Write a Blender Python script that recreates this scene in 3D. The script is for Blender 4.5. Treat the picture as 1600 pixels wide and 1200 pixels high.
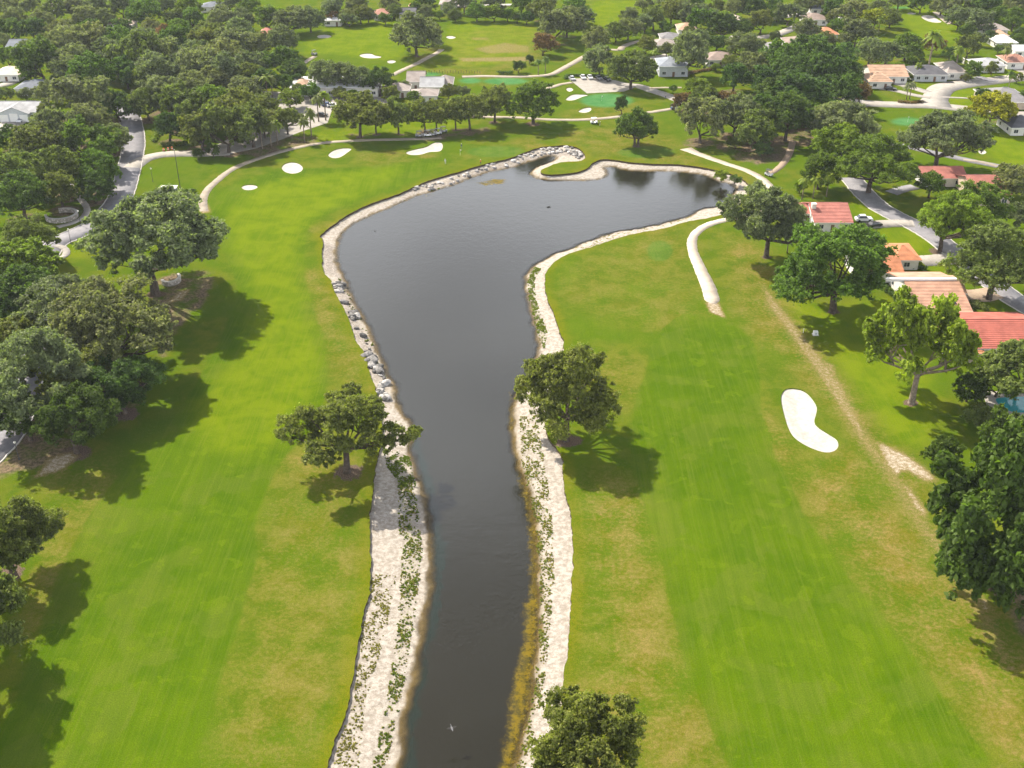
import bpy, bmesh, math, random
import numpy as np
from mathutils import Vector, Matrix

# ------------------------------------------------------------------ scene, camera, sky, sun
scene = bpy.context.scene
for o in list(bpy.data.objects):
    bpy.data.objects.remove(o, do_unlink=True)
COL = scene.collection

CAM_H, PITCH, FPX = 122.0, math.radians(30.0), 1723.0
cam_data = bpy.data.cameras.new('camera')
cam = bpy.data.objects.new('camera', cam_data)
COL.objects.link(cam)
cam.location = (0, 0, CAM_H)
cam.rotation_euler = (math.pi / 2 - PITCH, 0, 0)
cam_data.sensor_width = 36.0
cam_data.lens = 36.0 * FPX / 1600.0
cam_data.clip_start = 1.0
cam_data.clip_end = 12000.0
scene.camera = cam

SUN_EL, SUN_AZ = math.radians(45.0), math.radians(-42.0)      # azimuth measured from +Y towards +X
sun_dir = Vector((math.sin(SUN_AZ) * math.cos(SUN_EL), math.cos(SUN_AZ) * math.cos(SUN_EL), math.sin(SUN_EL)))
world = bpy.data.worlds.new('World')
scene.world = world
world.use_nodes = True
wnt = world.node_tree
wnt.nodes.clear()
sky = wnt.nodes.new('ShaderNodeTexSky')
sky.sky_type = 'NISHITA'
sky.sun_disc = False
sky.sun_elevation = SUN_EL
sky.sun_rotation = SUN_AZ % (2 * math.pi)
sky.air_density, sky.dust_density, sky.ozone_density = 1.0, 4.5, 1.0
bg = wnt.nodes.new('ShaderNodeBackground')
bg.inputs['Strength'].default_value = 0.062
wo = wnt.nodes.new('ShaderNodeOutputWorld')
# broken fair-weather cloud, the same all round the sky (the pond mirrors it)
wtc = wnt.nodes.new('ShaderNodeTexCoord')
wsep = wnt.nodes.new('ShaderNodeSeparateXYZ'); wnt.links.new(wtc.outputs['Generated'], wsep.inputs[0])
wz = wnt.nodes.new('ShaderNodeMath'); wz.operation = 'MAXIMUM'; wnt.links.new(wsep.outputs[2], wz.inputs[0]); wz.inputs[1].default_value = 0.08
wdv = wnt.nodes.new('ShaderNodeVectorMath'); wdv.operation = 'DIVIDE'
wcz = wnt.nodes.new('ShaderNodeCombineXYZ')
for _k in range(3): wnt.links.new(wz.outputs[0], wcz.inputs[_k])
wnt.links.new(wtc.outputs['Generated'], wdv.inputs[0]); wnt.links.new(wcz.outputs[0], wdv.inputs[1])
wns = wnt.nodes.new('ShaderNodeTexNoise'); wns.inputs['Scale'].default_value = 1.1; wns.inputs['Detail'].default_value = 5.0
wnt.links.new(wdv.outputs[0], wns.inputs['Vector'])
wmr = wnt.nodes.new('ShaderNodeMapRange'); wmr.interpolation_type = 'SMOOTHSTEP'
# cloud banks close up towards the horizon, as they do in perspective
whz = wnt.nodes.new('ShaderNodeMapRange'); wnt.links.new(wsep.outputs[2], whz.inputs['Value'])
for _k, _v in (('From Min', 0.0), ('From Max', 0.75), ('To Min', 0.34), ('To Max', -0.10)): whz.inputs[_k].default_value = _v
wad = wnt.nodes.new('ShaderNodeMath'); wad.operation = 'ADD'; wnt.links.new(wns.outputs['Fac'], wad.inputs[0]); wnt.links.new(whz.outputs[0], wad.inputs[1])
wnt.links.new(wad.outputs[0], wmr.inputs['Value'])
for _k, _v in (('From Min', 0.42), ('From Max', 0.68), ('To Min', 0.0), ('To Max', 0.9)): wmr.inputs[_k].default_value = _v
wmx = wnt.nodes.new('ShaderNodeMix'); wmx.data_type = 'RGBA'
wnt.links.new(wmr.outputs[0], wmx.inputs['Factor']); wnt.links.new(sky.outputs[0], wmx.inputs[6]); wmx.inputs[7].default_value = (24.0, 25.0, 27.0, 1)
wnt.links.new(wmx.outputs[2], bg.inputs['Color'])
wnt.links.new(bg.outputs[0], wo.inputs['Surface'])

sl = bpy.data.lights.new('sun', 'SUN')
sl.energy = 5.0
sl.angle = math.radians(0.6)
sl.color = (1.0, 0.93, 0.82)
so = bpy.data.objects.new('sun', sl)
so.rotation_euler = sun_dir.to_track_quat('Z', 'Y').to_euler()
so.location = (-150, 200, 300)
COL.objects.link(so)

scene.view_settings.view_transform = 'Standard'
scene.view_settings.look = 'None'
scene.view_settings.gamma = 1.0
scene.view_settings.exposure = 0.86
scene.view_settings.use_curve_mapping = False

# ------------------------------------------------------------------ survey: pixel of the photograph -> point on a level plane
WATER_Z = -1.2
CP, SP = math.cos(PITCH), math.sin(PITCH)

def P(x, y, z=0.0):
    u, v = (x - 800) / FPX, (y - 600) / FPX
    d = (u, CP - v * SP, -SP - v * CP)
    t = (CAM_H - z) / -d[2]
    return np.array((d[0] * t, d[1] * t))

def ppm(y):                      # pixels per metre across, on the ground at row y
    return (y + 395.0) * CP / CAM_H

def PP(pts, z=0.0):
    return np.array([P(a, b, z) for a, b in pts])

def zoomed(ox, oy, pts, s=4.0):  # coordinates read off an enlarged piece of the photograph
    return [(ox + a / s, oy + b / s) for a, b in pts]

def catmull(pts, n=8, closed=False):
    pts = np.asarray(pts, float)
    m = len(pts)
    out = []
    rng_ = range(m) if closed else range(m - 1)
    for i in rng_:
        p0 = pts[(i - 1) % m] if (closed or i > 0) else 2 * pts[0] - pts[1]
        p1, p2 = pts[i], pts[(i + 1) % m]
        p3 = pts[(i + 2) % m] if (closed or i + 2 < m) else 2 * pts[-1] - pts[-2]
        for k in range(n):
            t = k / n
            out.append(0.5 * (2 * p1 + (p2 - p0) * t + (2 * p0 - 5 * p1 + 4 * p2 - p3) * t * t + (3 * p1 - p0 - 3 * p2 + p3) * t ** 3))
    if not closed:
        out.append(pts[-1])
    return np.array(out)

def ellipse(cx, cy, rx, ry, n=20, z=0.0):
    return PP([(cx + rx * math.cos(2 * math.pi * k / n), cy + ry * math.sin(2 * math.pi * k / n)) for k in range(n)], z)

def sdist(poly, X, Y, reach=60.0):
    """signed distance to a closed polygon, positive outside; +reach far away"""
    poly = np.asarray(poly, float)
    out = np.full(X.shape, float(reach))
    lo, hi = poly.min(0) - reach, poly.max(0) + reach
    sel = np.nonzero((X > lo[0]) & (X < hi[0]) & (Y > lo[1]) & (Y < hi[1]))[0]
    if len(sel) == 0:
        return out
    x, y = X[sel], Y[sel]
    d2 = np.full(x.shape, 1e18)
    ins = np.zeros(x.shape, bool)
    n = len(poly)
    for i in range(n):
        ax, ay = poly[i]
        bx, by = poly[(i + 1) % n]
        ex, ey = bx - ax, by - ay
        L = ex * ex + ey * ey + 1e-12
        t = np.clip(((x - ax) * ex + (y - ay) * ey) / L, 0, 1)
        d2 = np.minimum(d2, (x - ax - t * ex) ** 2 + (y - ay - t * ey) ** 2)
        c = ((ay > y) != (by > y))
        if c.any():
            xi = ex * (y - ay) / (ey if abs(ey) > 1e-12 else 1e-12) + ax
            ins ^= c & (x < xi)
    d = np.sqrt(d2)
    out[sel] = np.where(ins, -d, np.minimum(d, reach))
    return out

def sstep(a, b, x):
    t = np.clip((x - a) / (b - a), 0, 1)
    return t * t * (3 - 2 * t)

# ------------------------------------------------------------------ object helpers
def tag(o, label=None, cat=None, group=None, kind=None):
    if label: o['label'] = label
    if cat: o['category'] = cat
    if group: o['group'] = group
    if kind: o['kind'] = kind
    return o

def empty(name, loc=(0, 0, 0), rz=0.0):
    o = bpy.data.objects.new(name, None)
    o.empty_display_size = 0.5
    o.location = loc
    o.rotation_euler = (0, 0, rz)
    COL.objects.link(o)
    return o

def link(name, me, parent=None, mat=None):
    o = bpy.data.objects.new(name, me)
    if mat is not None and not me.materials:
        me.materials.append(mat)
    COL.objects.link(o)
    if parent is not None:
        o.parent = parent
    return o

def npmesh(name, V, F, attrs=None, smooth=False):
    """V (n,3), F (m,3) or (m,4) numpy arrays"""
    V = np.asarray(V, np.float32)
    F = np.asarray(F, np.int32)
    k = F.shape[1]
    me = bpy.data.meshes.new(name)
    me.vertices.add(len(V))
    me.vertices.foreach_set('co', V.ravel())
    me.loops.add(F.size)
    me.loops.foreach_set('vertex_index', F.ravel())
    me.polygons.add(len(F))
    me.polygons.foreach_set('loop_start', np.arange(0, F.size, k, dtype=np.int32))
    me.polygons.foreach_set('loop_total', np.full(len(F), k, np.int32))
    if smooth:
        me.polygons.foreach_set('use_smooth', np.ones(len(F), bool))
    for an, (typ, arr) in (attrs or {}).items():
        a = me.attributes.new(an, typ, 'POINT')
        a.data.foreach_set('color' if typ == 'FLOAT_COLOR' else 'value', np.asarray(arr, np.float32).ravel())
    me.update(calc_edges=True)
    me.validate()
    return me

class MB:
    """collects boxes, prisms and tubes, then becomes one mesh"""
    def __init__(s): s.v, s.f = [], []
    def add(s, vs, fs):
        o = len(s.v)
        s.v += [tuple(v) for v in vs]
        s.f += [tuple(i + o for i in f) for f in fs]
        return s
    def box(s, c, d, rz=0.0, taper=1.0):
        x, y, z = d[0] / 2, d[1] / 2, d[2] / 2
        vs = []
        for k in (-1, 1):
            q = 1.0 if k < 0 else taper
            for a, b in ((-1, -1), (1, -1), (1, 1), (-1, 1)):
                px, py = a * x * q, b * y * q
                vs.append((c[0] + px * math.cos(rz) - py * math.sin(rz), c[1] + px * math.sin(rz) + py * math.cos(rz), c[2] + k * z))
        return s.add(vs, [(3, 2, 1, 0), (4, 5, 6, 7), (0, 1, 5, 4), (1, 2, 6, 5), (2, 3, 7, 6), (3, 0, 4, 7)])
    def prism(s, pts, z0, z1):
        n = len(pts)
        vs = [(p[0], p[1], z0) for p in pts] + [(p[0], p[1], z1) for p in pts]
        return s.add(vs, [tuple(range(n))[::-1], tuple(range(n, 2 * n))] + [(i, (i + 1) % n, n + (i + 1) % n, n + i) for i in range(n)])
    def prism_y(s, pts, y0, y1):          # profile in x,z swept along y
        n = len(pts)
        vs = [(p[0], y0, p[1]) for p in pts] + [(p[0], y1, p[1]) for p in pts]
        return s.add(vs, [tuple(range(n)), tuple(range(n, 2 * n))[::-1]] + [((i + 1) % n, i, n + i, n + (i + 1) % n) for i in range(n)])
    def tube(s, pts, rad, n=6):
        pts = [Vector(p) for p in pts]
        vs, fs = [], []
        for i, p in enumerate(pts):
            t = (pts[min(i + 1, len(pts) - 1)] - pts[max(i - 1, 0)]).normalized()
            a = t.orthogonal().normalized()
            if abs(t.z) > 0.3:
                a = Vector((1, 0, 0)).cross(t).normalized()
            b = t.cross(a)
            r = rad[i] if hasattr(rad, '__len__') else rad
            for k in range(n):
                g = 2 * math.pi * k / n
                vs.append(p + (a * math.cos(g) + b * math.sin(g)) * r)
        for i in range(len(pts) - 1):
            for k in range(n):
                fs.append((i * n + k, i * n + (k + 1) % n, (i + 1) * n + (k + 1) % n, (i + 1) * n + k))
        fs.append(tuple(range(n))[::-1])
        fs.append(tuple(range((len(pts) - 1) * n, len(pts) * n)))
        return s.add(vs, fs)
    def ball(s, c, r, seg=10, rings=6, sc=(1, 1, 1)):
        vs, fs = [(c[0], c[1], c[2] - r * sc[2])], []
        for i in range(1, rings):
            th = math.pi * i / rings
            for k in range(seg):
                g = 2 * math.pi * k / seg
                vs.append((c[0] + r * sc[0] * math.sin(th) * math.cos(g), c[1] + r * sc[1] * math.sin(th) * math.sin(g), c[2] - r * sc[2] * math.cos(th)))
        vs.append((c[0], c[1], c[2] + r * sc[2]))
        for k in range(seg):
            fs.append((0, 1 + (k + 1) % seg, 1 + k))
        for i in range(rings - 2):
            for k in range(seg):
                a = 1 + i * seg
                fs.append((a + k, a + (k + 1) % seg, a + seg + (k + 1) % seg, a + seg + k))
        t = len(vs) - 1
        a = 1 + (rings - 2) * seg
        for k in range(seg):
            fs.append((t, a + k, a + (k + 1) % seg))
        return s.add(vs, fs)
    def mesh(s, name, mat=None, smooth=False):
        me = bpy.data.meshes.new(name)
        me.from_pydata(s.v, [], s.f)
        if smooth:
            for p in me.polygons: p.use_smooth = True
        if mat: me.materials.append(mat)
        me.update()
        return me
    def obj(s, name, mat, parent=None, smooth=False):
        return link(name, s.mesh(name, mat, smooth), parent)

# ------------------------------------------------------------------ material helpers
class NT:
    def __init__(s, name):
        s.m = bpy.data.materials.new(name)
        s.m.use_nodes = True
        s.t = s.m.node_tree
        s.t.nodes.clear()
        s.out = s.t.nodes.new('ShaderNodeOutputMaterial')
    def n(s, typ, **kw):
        nd = s.t.nodes.new(typ)
        for k, v in kw.items(): setattr(nd, k, v)
        return nd
    def put(s, sock, v):
        if hasattr(v, 'is_output'): s.t.links.new(v, sock)
        elif isinstance(v, (tuple, list)) and len(v) == 3 and sock.type == 'RGBA': sock.default_value = (*v, 1)
        else: sock.default_value = v
    def attr(s, name, kind='GEOMETRY'):
        return s.n('ShaderNodeAttribute', attribute_name=name, attribute_type=kind)
    def coord(s, scale=(1, 1, 1), obj=False):
        if obj:
            src = s.n('ShaderNodeTexCoord').outputs['Object']
        else:
            src = s.n('ShaderNodeNewGeometry').outputs['Position']
        mp = s.n('ShaderNodeMapping')
        mp.inputs['Scale'].default_value = scale
        s.t.links.new(src, mp.inputs['Vector'])
        return mp.outputs[0]
    def noise(s, scale, detail=3.0, rough=0.55, vec=None, dist=0.0):
        nd = s.n('ShaderNodeTexNoise')
        nd.inputs['Scale'].default_value = scale
        nd.inputs['Detail'].default_value = detail
        nd.inputs['Roughness'].default_value = rough
        nd.inputs['Distortion'].default_value = dist
        s.t.links.new(vec if vec is not None else s.coord(), nd.inputs['Vector'])
        return nd.outputs['Fac']
    def ss(s, v, a, b, lo=0.0, hi=1.0):
        nd = s.n('ShaderNodeMapRange', interpolation_type='SMOOTHSTEP')
        s.put(nd.inputs['Value'], v)
        for k, q in (('From Min', a), ('From Max', b), ('To Min', lo), ('To Max', hi)):
            s.put(nd.inputs[k], q)
        return nd.outputs['Result']
    def math(s, op, a, b=0.0):
        nd = s.n('ShaderNodeMath', operation=op)
        s.put(nd.inputs[0], a)
        s.put(nd.inputs[1], b)
        return nd.outputs[0]
    def mix(s, f, a, b, mode='MIX'):
        nd = s.n('ShaderNodeMix', data_type='RGBA', blend_type=mode)
        s.put(nd.inputs['Factor'], f)
        s.put(nd.inputs[6], a)
        s.put(nd.inputs[7], b)
        return nd.outputs[2]
    def bump(s, h, strength=0.3, dist=0.1):
        nd = s.n('ShaderNodeBump')
        nd.inputs['Strength'].default_value = strength
        nd.inputs['Distance'].default_value = dist
        s.put(nd.inputs['Height'], h)
        return nd.outputs[0]
    def bsdf(s, col, rough=0.8, spec=0.3, metal=0.0, normal=None, **kw):
        b = s.n('ShaderNodeBsdfPrincipled')
        s.put(b.inputs['Base Color'], col)
        s.put(b.inputs['Roughness'], rough)
        s.put(b.inputs['Specular IOR Level'], spec)
        s.put(b.inputs['Metallic'], metal)
        if normal is not None: s.put(b.inputs['Normal'], normal)
        for k, v in kw.items(): s.put(b.inputs[k], v)
        return b.outputs[0]
    def done(s, sh):
        s.t.links.new(sh, s.out.inputs['Surface'])
        return s.m

def plain(name, col, rough=0.7, spec=0.3, metal=0.0, var=0.15, scale=2.0, bump=0.0):
    """a base colour broken up by procedural grain"""
    n = NT(name)
    ns = n.noise(scale, 4.0, 0.6)
    c = n.mix(n.ss(ns, 0.3, 0.7), tuple(q * (1 - var) for q in col), tuple(min(1, q * (1 + var)) for q in col))
    nm = n.bump(ns, bump, 0.05) if bump else None
    return n.done(n.bsdf(c, rough, spec, metal, nm))

# ------------------------------------------------------------------ materials of the setting
M = {}
def ground_material():
    n = NT('turf')
    A, B = n.attr('maskA'), n.attr('maskB')
    sa, sb = n.n('ShaderNodeSeparateColor'), n.n('ShaderNodeSeparateColor')
    n.put(sa.inputs[0], A.outputs['Color']); n.put(sb.inputs[0], B.outputs['Color'])
    fair, dry, bare, mulch = sa.outputs[0], sa.outputs[1], sa.outputs[2], A.outputs['Alpha']
    turq, litter, edge, lush = sb.outputs[0], sb.outputs[1], sb.outputs[2], B.outputs['Alpha']
    big = n.noise(0.035, 4, 0.6)
    med = n.noise(0.16, 5, 0.62, dist=0.4)
    med2 = n.noise(0.11, 5, 0.6, n.coord((1, 1, 3)))
    fine = n.noise(1.3, 5, 0.7)
    grit = n.noise(5.5, 3, 0.75)
    streak = n.noise(1.0, 4, 0.65, n.coord((2.4, 0.055, 1)))
    streak2 = n.noise(1.0, 3, 0.6, n.coord((0.5, 0.02, 1)))
    # rough grass between the fairways
    c = n.mix(n.ss(med, 0.36, 0.64), (0.060, 0.104, 0.003), (0.106, 0.126, 0.010))
    c = n.mix(n.math('MULTIPLY', n.ss(big, 0.42, 0.62), 0.8), c, (0.066, 0.116, 0.003))
    c = n.mix(n.math('MULTIPLY', n.ss(fine, 0.46, 0.76), 0.35), c, (0.132, 0.145, 0.026))
    # mown fairway
    patch = n.ss(n.noise(0.09, 3, 0.5), 0.53, 0.57)
    patch2 = n.ss(n.noise(0.21, 3, 0.5, dist=0.6), 0.60, 0.63)
    f = n.mix(n.ss(med, 0.34, 0.66), (0.047, 0.098, 0.001), (0.070, 0.118, 0.002))
    f = n.mix(n.math('MULTIPLY', n.ss(big, 0.44, 0.58), 0.5), f, (0.090, 0.142, 0.002))
    f = n.mix(n.math('MULTIPLY', patch, 0.38), f, (0.104, 0.130, 0.016))
    f = n.mix(n.math('MULTIPLY', patch2, 0.45), f, (0.104, 0.152, 0.003))
    f = n.mix(n.math('MULTIPLY', n.ss(streak, 0.42, 0.66), 0.50), f, (0.100, 0.130, 0.014))
    f = n.mix(n.math('MULTIPLY', n.ss(streak2, 0.42, 0.62), 0.40), f, (0.050, 0.100, 0.001))
    f = n.mix(n.math('MULTIPLY', n.ss(fine, 0.5, 0.8), 0.35), f, (0.042, 0.086, 0.002))
    c = n.mix(fair, c, f)
    lc = n.mix(n.ss(med, 0.35, 0.65), (0.086, 0.140, 0.0016), (0.132, 0.176, 0.003))
    lc = n.mix(n.math('MULTIPLY', n.ss(streak, 0.42, 0.66), 0.45), lc, (0.145, 0.172, 0.012))
    c = n.mix(n.math('MULTIPLY', lush, 0.8), c, lc)
    # worn, dry grass
    dmix = n.math('ADD', n.math('MULTIPLY', med2, 0.6), n.math('MULTIPLY', fine, 0.4))
    dm = n.math('MULTIPLY', dry, n.ss(dmix, 0.38, 0.60))
    dcol = n.mix(n.ss(n.math('ADD', n.math('MULTIPLY', med, 0.55), n.math('MULTIPLY', fine, 0.45)), 0.40, 0.64), (0.125, 0.116, 0.010), (0.225, 0.160, 0.055))
    c = n.mix(n.math('MULTIPLY', dm, 0.95), c, dcol)
    # clumps of litter, thin soil, sand
    c = n.mix(n.math('MULTIPLY', edge, n.ss(fine, 0.35, 0.6, 0.35, 1.0)), c, (0.150, 0.136, 0.004))
    lm = n.ss(n.math('ADD', litter, n.math('MULTIPLY', n.math('SUBTRACT', med, 0.5), 0.9)), 0.42, 0.70)
    c = n.mix(lm, c, n.mix(n.ss(fine, 0.35, 0.65), (0.075, 0.060, 0.035), (0.22, 0.16, 0.105)))
    mm = n.ss(n.math('ADD', mulch, n.math('MULTIPLY', n.math('SUBTRACT', n.math('ADD', n.math('MULTIPLY', fine, 0.5), n.math('MULTIPLY', med, 0.5)), 0.5), 2.0)), 0.40, 0.62)
    c = n.mix(mm, c, n.mix(n.ss(grit, 0.35, 0.65), (0.060, 0.042, 0.030), (0.175, 0.128, 0.092)))
    bq = n.math('ADD', bare, n.math('MULTIPLY', n.math('SUBTRACT', n.math('ADD', n.math('MULTIPLY', fine, 0.6), n.math('MULTIPLY', grit, 0.4)), 0.5), 1.5))
    c = n.mix(n.ss(bq, 0.15, 0.75), c, (0.205, 0.155, 0.062))
    bm = n.ss(bq, 0.50, 1.05)
    c = n.mix(bm, c, n.mix(n.ss(fine, 0.4, 0.7), (0.33, 0.27, 0.19), (0.52, 0.46, 0.38)))
    c = n.mix(turq, c, n.mix(n.ss(med, 0.35, 0.65), (0.048, 0.165, 0.052), (0.075, 0.205, 0.070)))
    g = n.mix(n.ss(grit, 0.28, 0.75), (0.70, 0.70, 0.70), (1.26, 1.26, 1.26))
    c = n.mix(1.0, c, g, 'MULTIPLY')
    nm = n.bump(n.math('ADD', fine, n.math('MULTIPLY', grit, 0.5)), 0.35, 0.25)
    return n.done(n.bsdf(c, 1.0, 0.0, 0, nm))
M['turf'] = ground_material()

def bank_material():
    n = NT('bank_sand')
    A = n.attr('maskA')
    sa = n.n('ShaderNodeSeparateColor'); n.put(sa.inputs[0], A.outputs['Color'])
    weed, wet, alg, rocky = sa.outputs[0], sa.outputs[1], sa.outputs[2], A.outputs['Alpha']
    fine = n.noise(1.1, 6, 0.72); grit = n.noise(4.5, 4, 0.8); med = n.noise(0.25, 5, 0.65)
    c = n.mix(n.ss(fine, 0.38, 0.62), (0.285, 0.245, 0.195), (0.45, 0.405, 0.345))
    c = n.mix(n.ss(grit, 0.55, 0.72), c, (0.175, 0.14, 0.10))
    c = n.mix(n.ss(grit, 0.25, 0.38, 1.0, 0.0), c, (0.50, 0.45, 0.375))
    wm = n.ss(n.math('ADD', weed, n.math('MULTIPLY', n.math('SUBTRACT', fine, 0.5), 1.6)), 0.62, 0.85)
    c = n.mix(wm, c, n.mix(n.ss(grit, 0.4, 0.6), (0.12, 0.14, 0.045), (0.27, 0.25, 0.10)))
    rk = n.math('MULTIPLY', rocky, n.ss(grit, 0.42, 0.60))
    c = n.mix(rk, c, (0.16, 0.135, 0.12))
    c = n.mix(wet, c, n.mix(n.ss(med, 0.4, 0.6), (0.11, 0.080, 0.035), (0.20, 0.14, 0.055)))
    am = n.math('MULTIPLY', alg, n.ss(fine, 0.35, 0.55))
    c = n.mix(am, c, n.mix(n.ss(grit, 0.4, 0.6), (0.07, 0.05, 0.006), (0.20, 0.12, 0.004)))
    nm = n.bump(n.math('ADD', fine, grit), 0.7, 0.25)
    return n.done(n.bsdf(c, 0.9, 0.2, 0, nm))
M['bank'] = bank_material()
M['soil'] = plain('dark_soil', (0.075, 0.055, 0.034), 0.95, 0.1, var=0.5, scale=3.0, bump=0.5)

def water_material():
    n = NT('pond_water')
    A = n.attr('maskA')
    sa = n.n('ShaderNodeSeparateColor'); n.put(sa.inputs[0], A.outputs['Color'])
    depth, alg, weed = sa.outputs[0], sa.outputs[1], sa.outputs[2]
    big = n.noise(0.02, 3, 0.5)
    med = n.noise(0.28, 5, 0.65); fine = n.noise(1.2, 5, 0.7)
    rip = n.noise(2.2, 4, 0.65, n.coord((1.0, 0.55, 1)))
    rip2 = n.noise(0.5, 3, 0.6)
    c = n.mix(n.ss(big, 0.35, 0.65), (0.013, 0.0125, 0.0075), (0.017, 0.0165, 0.011))
    wm = n.ss(n.math('ADD', weed, n.math('MULTIPLY', n.math('SUBTRACT', med, 0.5), 1.5)), 0.5, 0.85)
    c = n.mix(wm, c, (0.010, 0.017, 0.012))
    am = n.ss(n.math('ADD', alg, n.math('MULTIPLY', n.math('SUBTRACT', n.math('ADD', n.math('MULTIPLY', med, 0.6), n.math('MULTIPLY', fine, 0.4)), 0.5), 2.0)), 0.30, 0.95)
    c = n.mix(am, c, n.mix(n.ss(fine, 0.36, 0.62), (0.050, 0.042, 0.006), (0.155, 0.108, 0.006)))
    al = n.ss(depth, 0.0, 1.0, 0.12, 1.0)
    nm = n.bump(n.math('ADD', rip, n.math('MULTIPLY', rip2, 1.2)), 0.20, 0.12)
    rough = n.math('ADD', n.ss(big, 0.4, 0.62, 0.03, 0.08), n.math('MULTIPLY', am, 0.4))
    return n.done(n.bsdf(c, rough, n.math('SUBTRACT', 0.5, n.math('MULTIPLY', am, 0.42)), 0, nm, IOR=1.36, Alpha=n.math('MAXIMUM', al, n.math('MULTIPLY', am, 0.85))))
M['water'] = water_material()

def sand_material():
    n = NT('bunker_sand')
    fine = n.noise(1.0, 5, 0.65); rake = n.noise(1.0, 2, 0.5, n.coord((0.6, 5.0, 1)))
    c = n.mix(n.ss(fine, 0.35, 0.65), (0.38, 0.35, 0.305), (0.48, 0.45, 0.40))
    return n.done(n.bsdf(c, 0.9, 0.2, 0, n.bump(n.math('ADD', rake, fine), 0.35, 0.08)))
M['sand'] = sand_material()

def paving(name, c0, c1, joint=0.0):
    n = NT(name)
    med = n.noise(0.35, 5, 0.65); fine = n.noise(3.0, 4, 0.7); stain = n.noise(0.09, 4, 0.6)
    c = n.mix(n.ss(n.math('ADD', n.math('MULTIPLY', med, 0.6), n.math('MULTIPLY', fine, 0.4)), 0.36, 0.64), c0, c1)
    c = n.mix(n.math('MULTIPLY', n.ss(stain, 0.5, 0.7), 0.35), c, tuple(q * 0.7 for q in c0))
    return n.done(n.bsdf(c, 0.88, 0.25, 0, n.bump(fine, 0.2, 0.02)))
M['path'] = paving('cart_path_concrete', (0.24, 0.20, 0.15), (0.36, 0.305, 0.235))
M['pathpink'] = paving('worn_cart_path', (0.40, 0.335, 0.26), (0.53, 0.46, 0.37))
M['asphalt'] = paving('old_asphalt', (0.17, 0.165, 0.175), (0.245, 0.235, 0.24))
M['concrete'] = paving('pale_road', (0.27, 0.245, 0.21), (0.37, 0.34, 0.30))
M['kerb'] = paving('kerb_concrete', (0.36, 0.34, 0.30), (0.50, 0.47, 0.42))
M['brickpave'] = paving('brown_path', (0.24, 0.175, 0.12), (0.34, 0.26, 0.18))

# ------------------------------------------------------------------ outlines surveyed from the photograph
EDGE = [(430,1420),(480,1290),(510,1200),(525,1155),(540,1115),(550,1065),(557,1025),(565,975),(575,932),(579,900),(579,875),(578,812),
        (582,775),(584,750),(591,712),(596,695),(598,670),(595,645),(590,622),(585,600),(575,575),(571,552),(557,535),(547,505),(536,480),(521,452),(519,440),
        (506,425),(503,400),(505,375),(499,369),(520,352),(550,332),(585,316),(625,302),(670,282),(722,267),(762,255),(797,247),(837,232),
        (865,228),(885,227),(905,232),(914,243),(911,250),(900,252),(875,254),(853,262),(844,269),(862,273),(900,269),(917,263),(925,255),(940,249),
        (960,250),(990,254),(1025,256),(1062,257),(1100,262),(1132,269),(1155,277),(1171,291),(1164,308),(1150,322),(1122,337),(1075,346),(1040,356),(987,366),
        (950,377),(920,387),(887,397),(865,411),(854,425),(851,445),(857,470),(867,495),(875,520),(881,537),(876,570),(860,615),(852,650),
        (856,682),(873,705),(880,725),(881,762),(891,800),(894,825),(895,875),(893,925),(890,975),(887,1012),(882,1050),(879,1075),(875,1112),
        (868,1150),(858,1200),(840,1290),(810,1420)]
WATER = [(560,1420),(600,1290),(620,1200),(625,1150),(626,1125),(635,1087),(646,1050),(650,1012),(657,975),(667,925),(669,900),(667,825),(659,775),
         (650,750),(640,720),(636,700),(641,668),(628,652),(615,625),(613,600),(604,595),(599,575),(587,550),(577,525),(566,500),(551,475),(541,450),
         (535,435),(527,420),(522,400),(526,375),(540,355),(557,345),(585,332),(615,320),(647,306),(687,294),(702,290),(750,271),(797,261),
         (825,252),(850,244),(866,243),(872,248),(852,257),(835,265),(834,274),(845,278),(875,281),(920,281),(940,277),(947,270),(941,262),
         (960,260),(990,266),(1050,267),(1100,272),(1125,282),(1142,287),(1152,294),(1144,308),(1132,321),(1100,327),(1070,341),(1012,355),(975,361),
         (950,367),(925,376),(900,386),(862,401),(837,416),(826,431),(824,446),(830,475),(837,500),(842,525),(845,545),(832,580),(815,610),(805,630),
         (804,675),(810,712),(822,745),(832,780),(838,812),(842,850),(843,900),(844,950),(843,990),(840,1025),(835,1075),(827,1125),(815,1175),
         (803,1210),(775,1300),(740,1420)]
E_POLY = catmull(PP(EDGE), 4, True)
W_POLY = catmull(PP(WATER, WATER_Z), 4, True)

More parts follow.
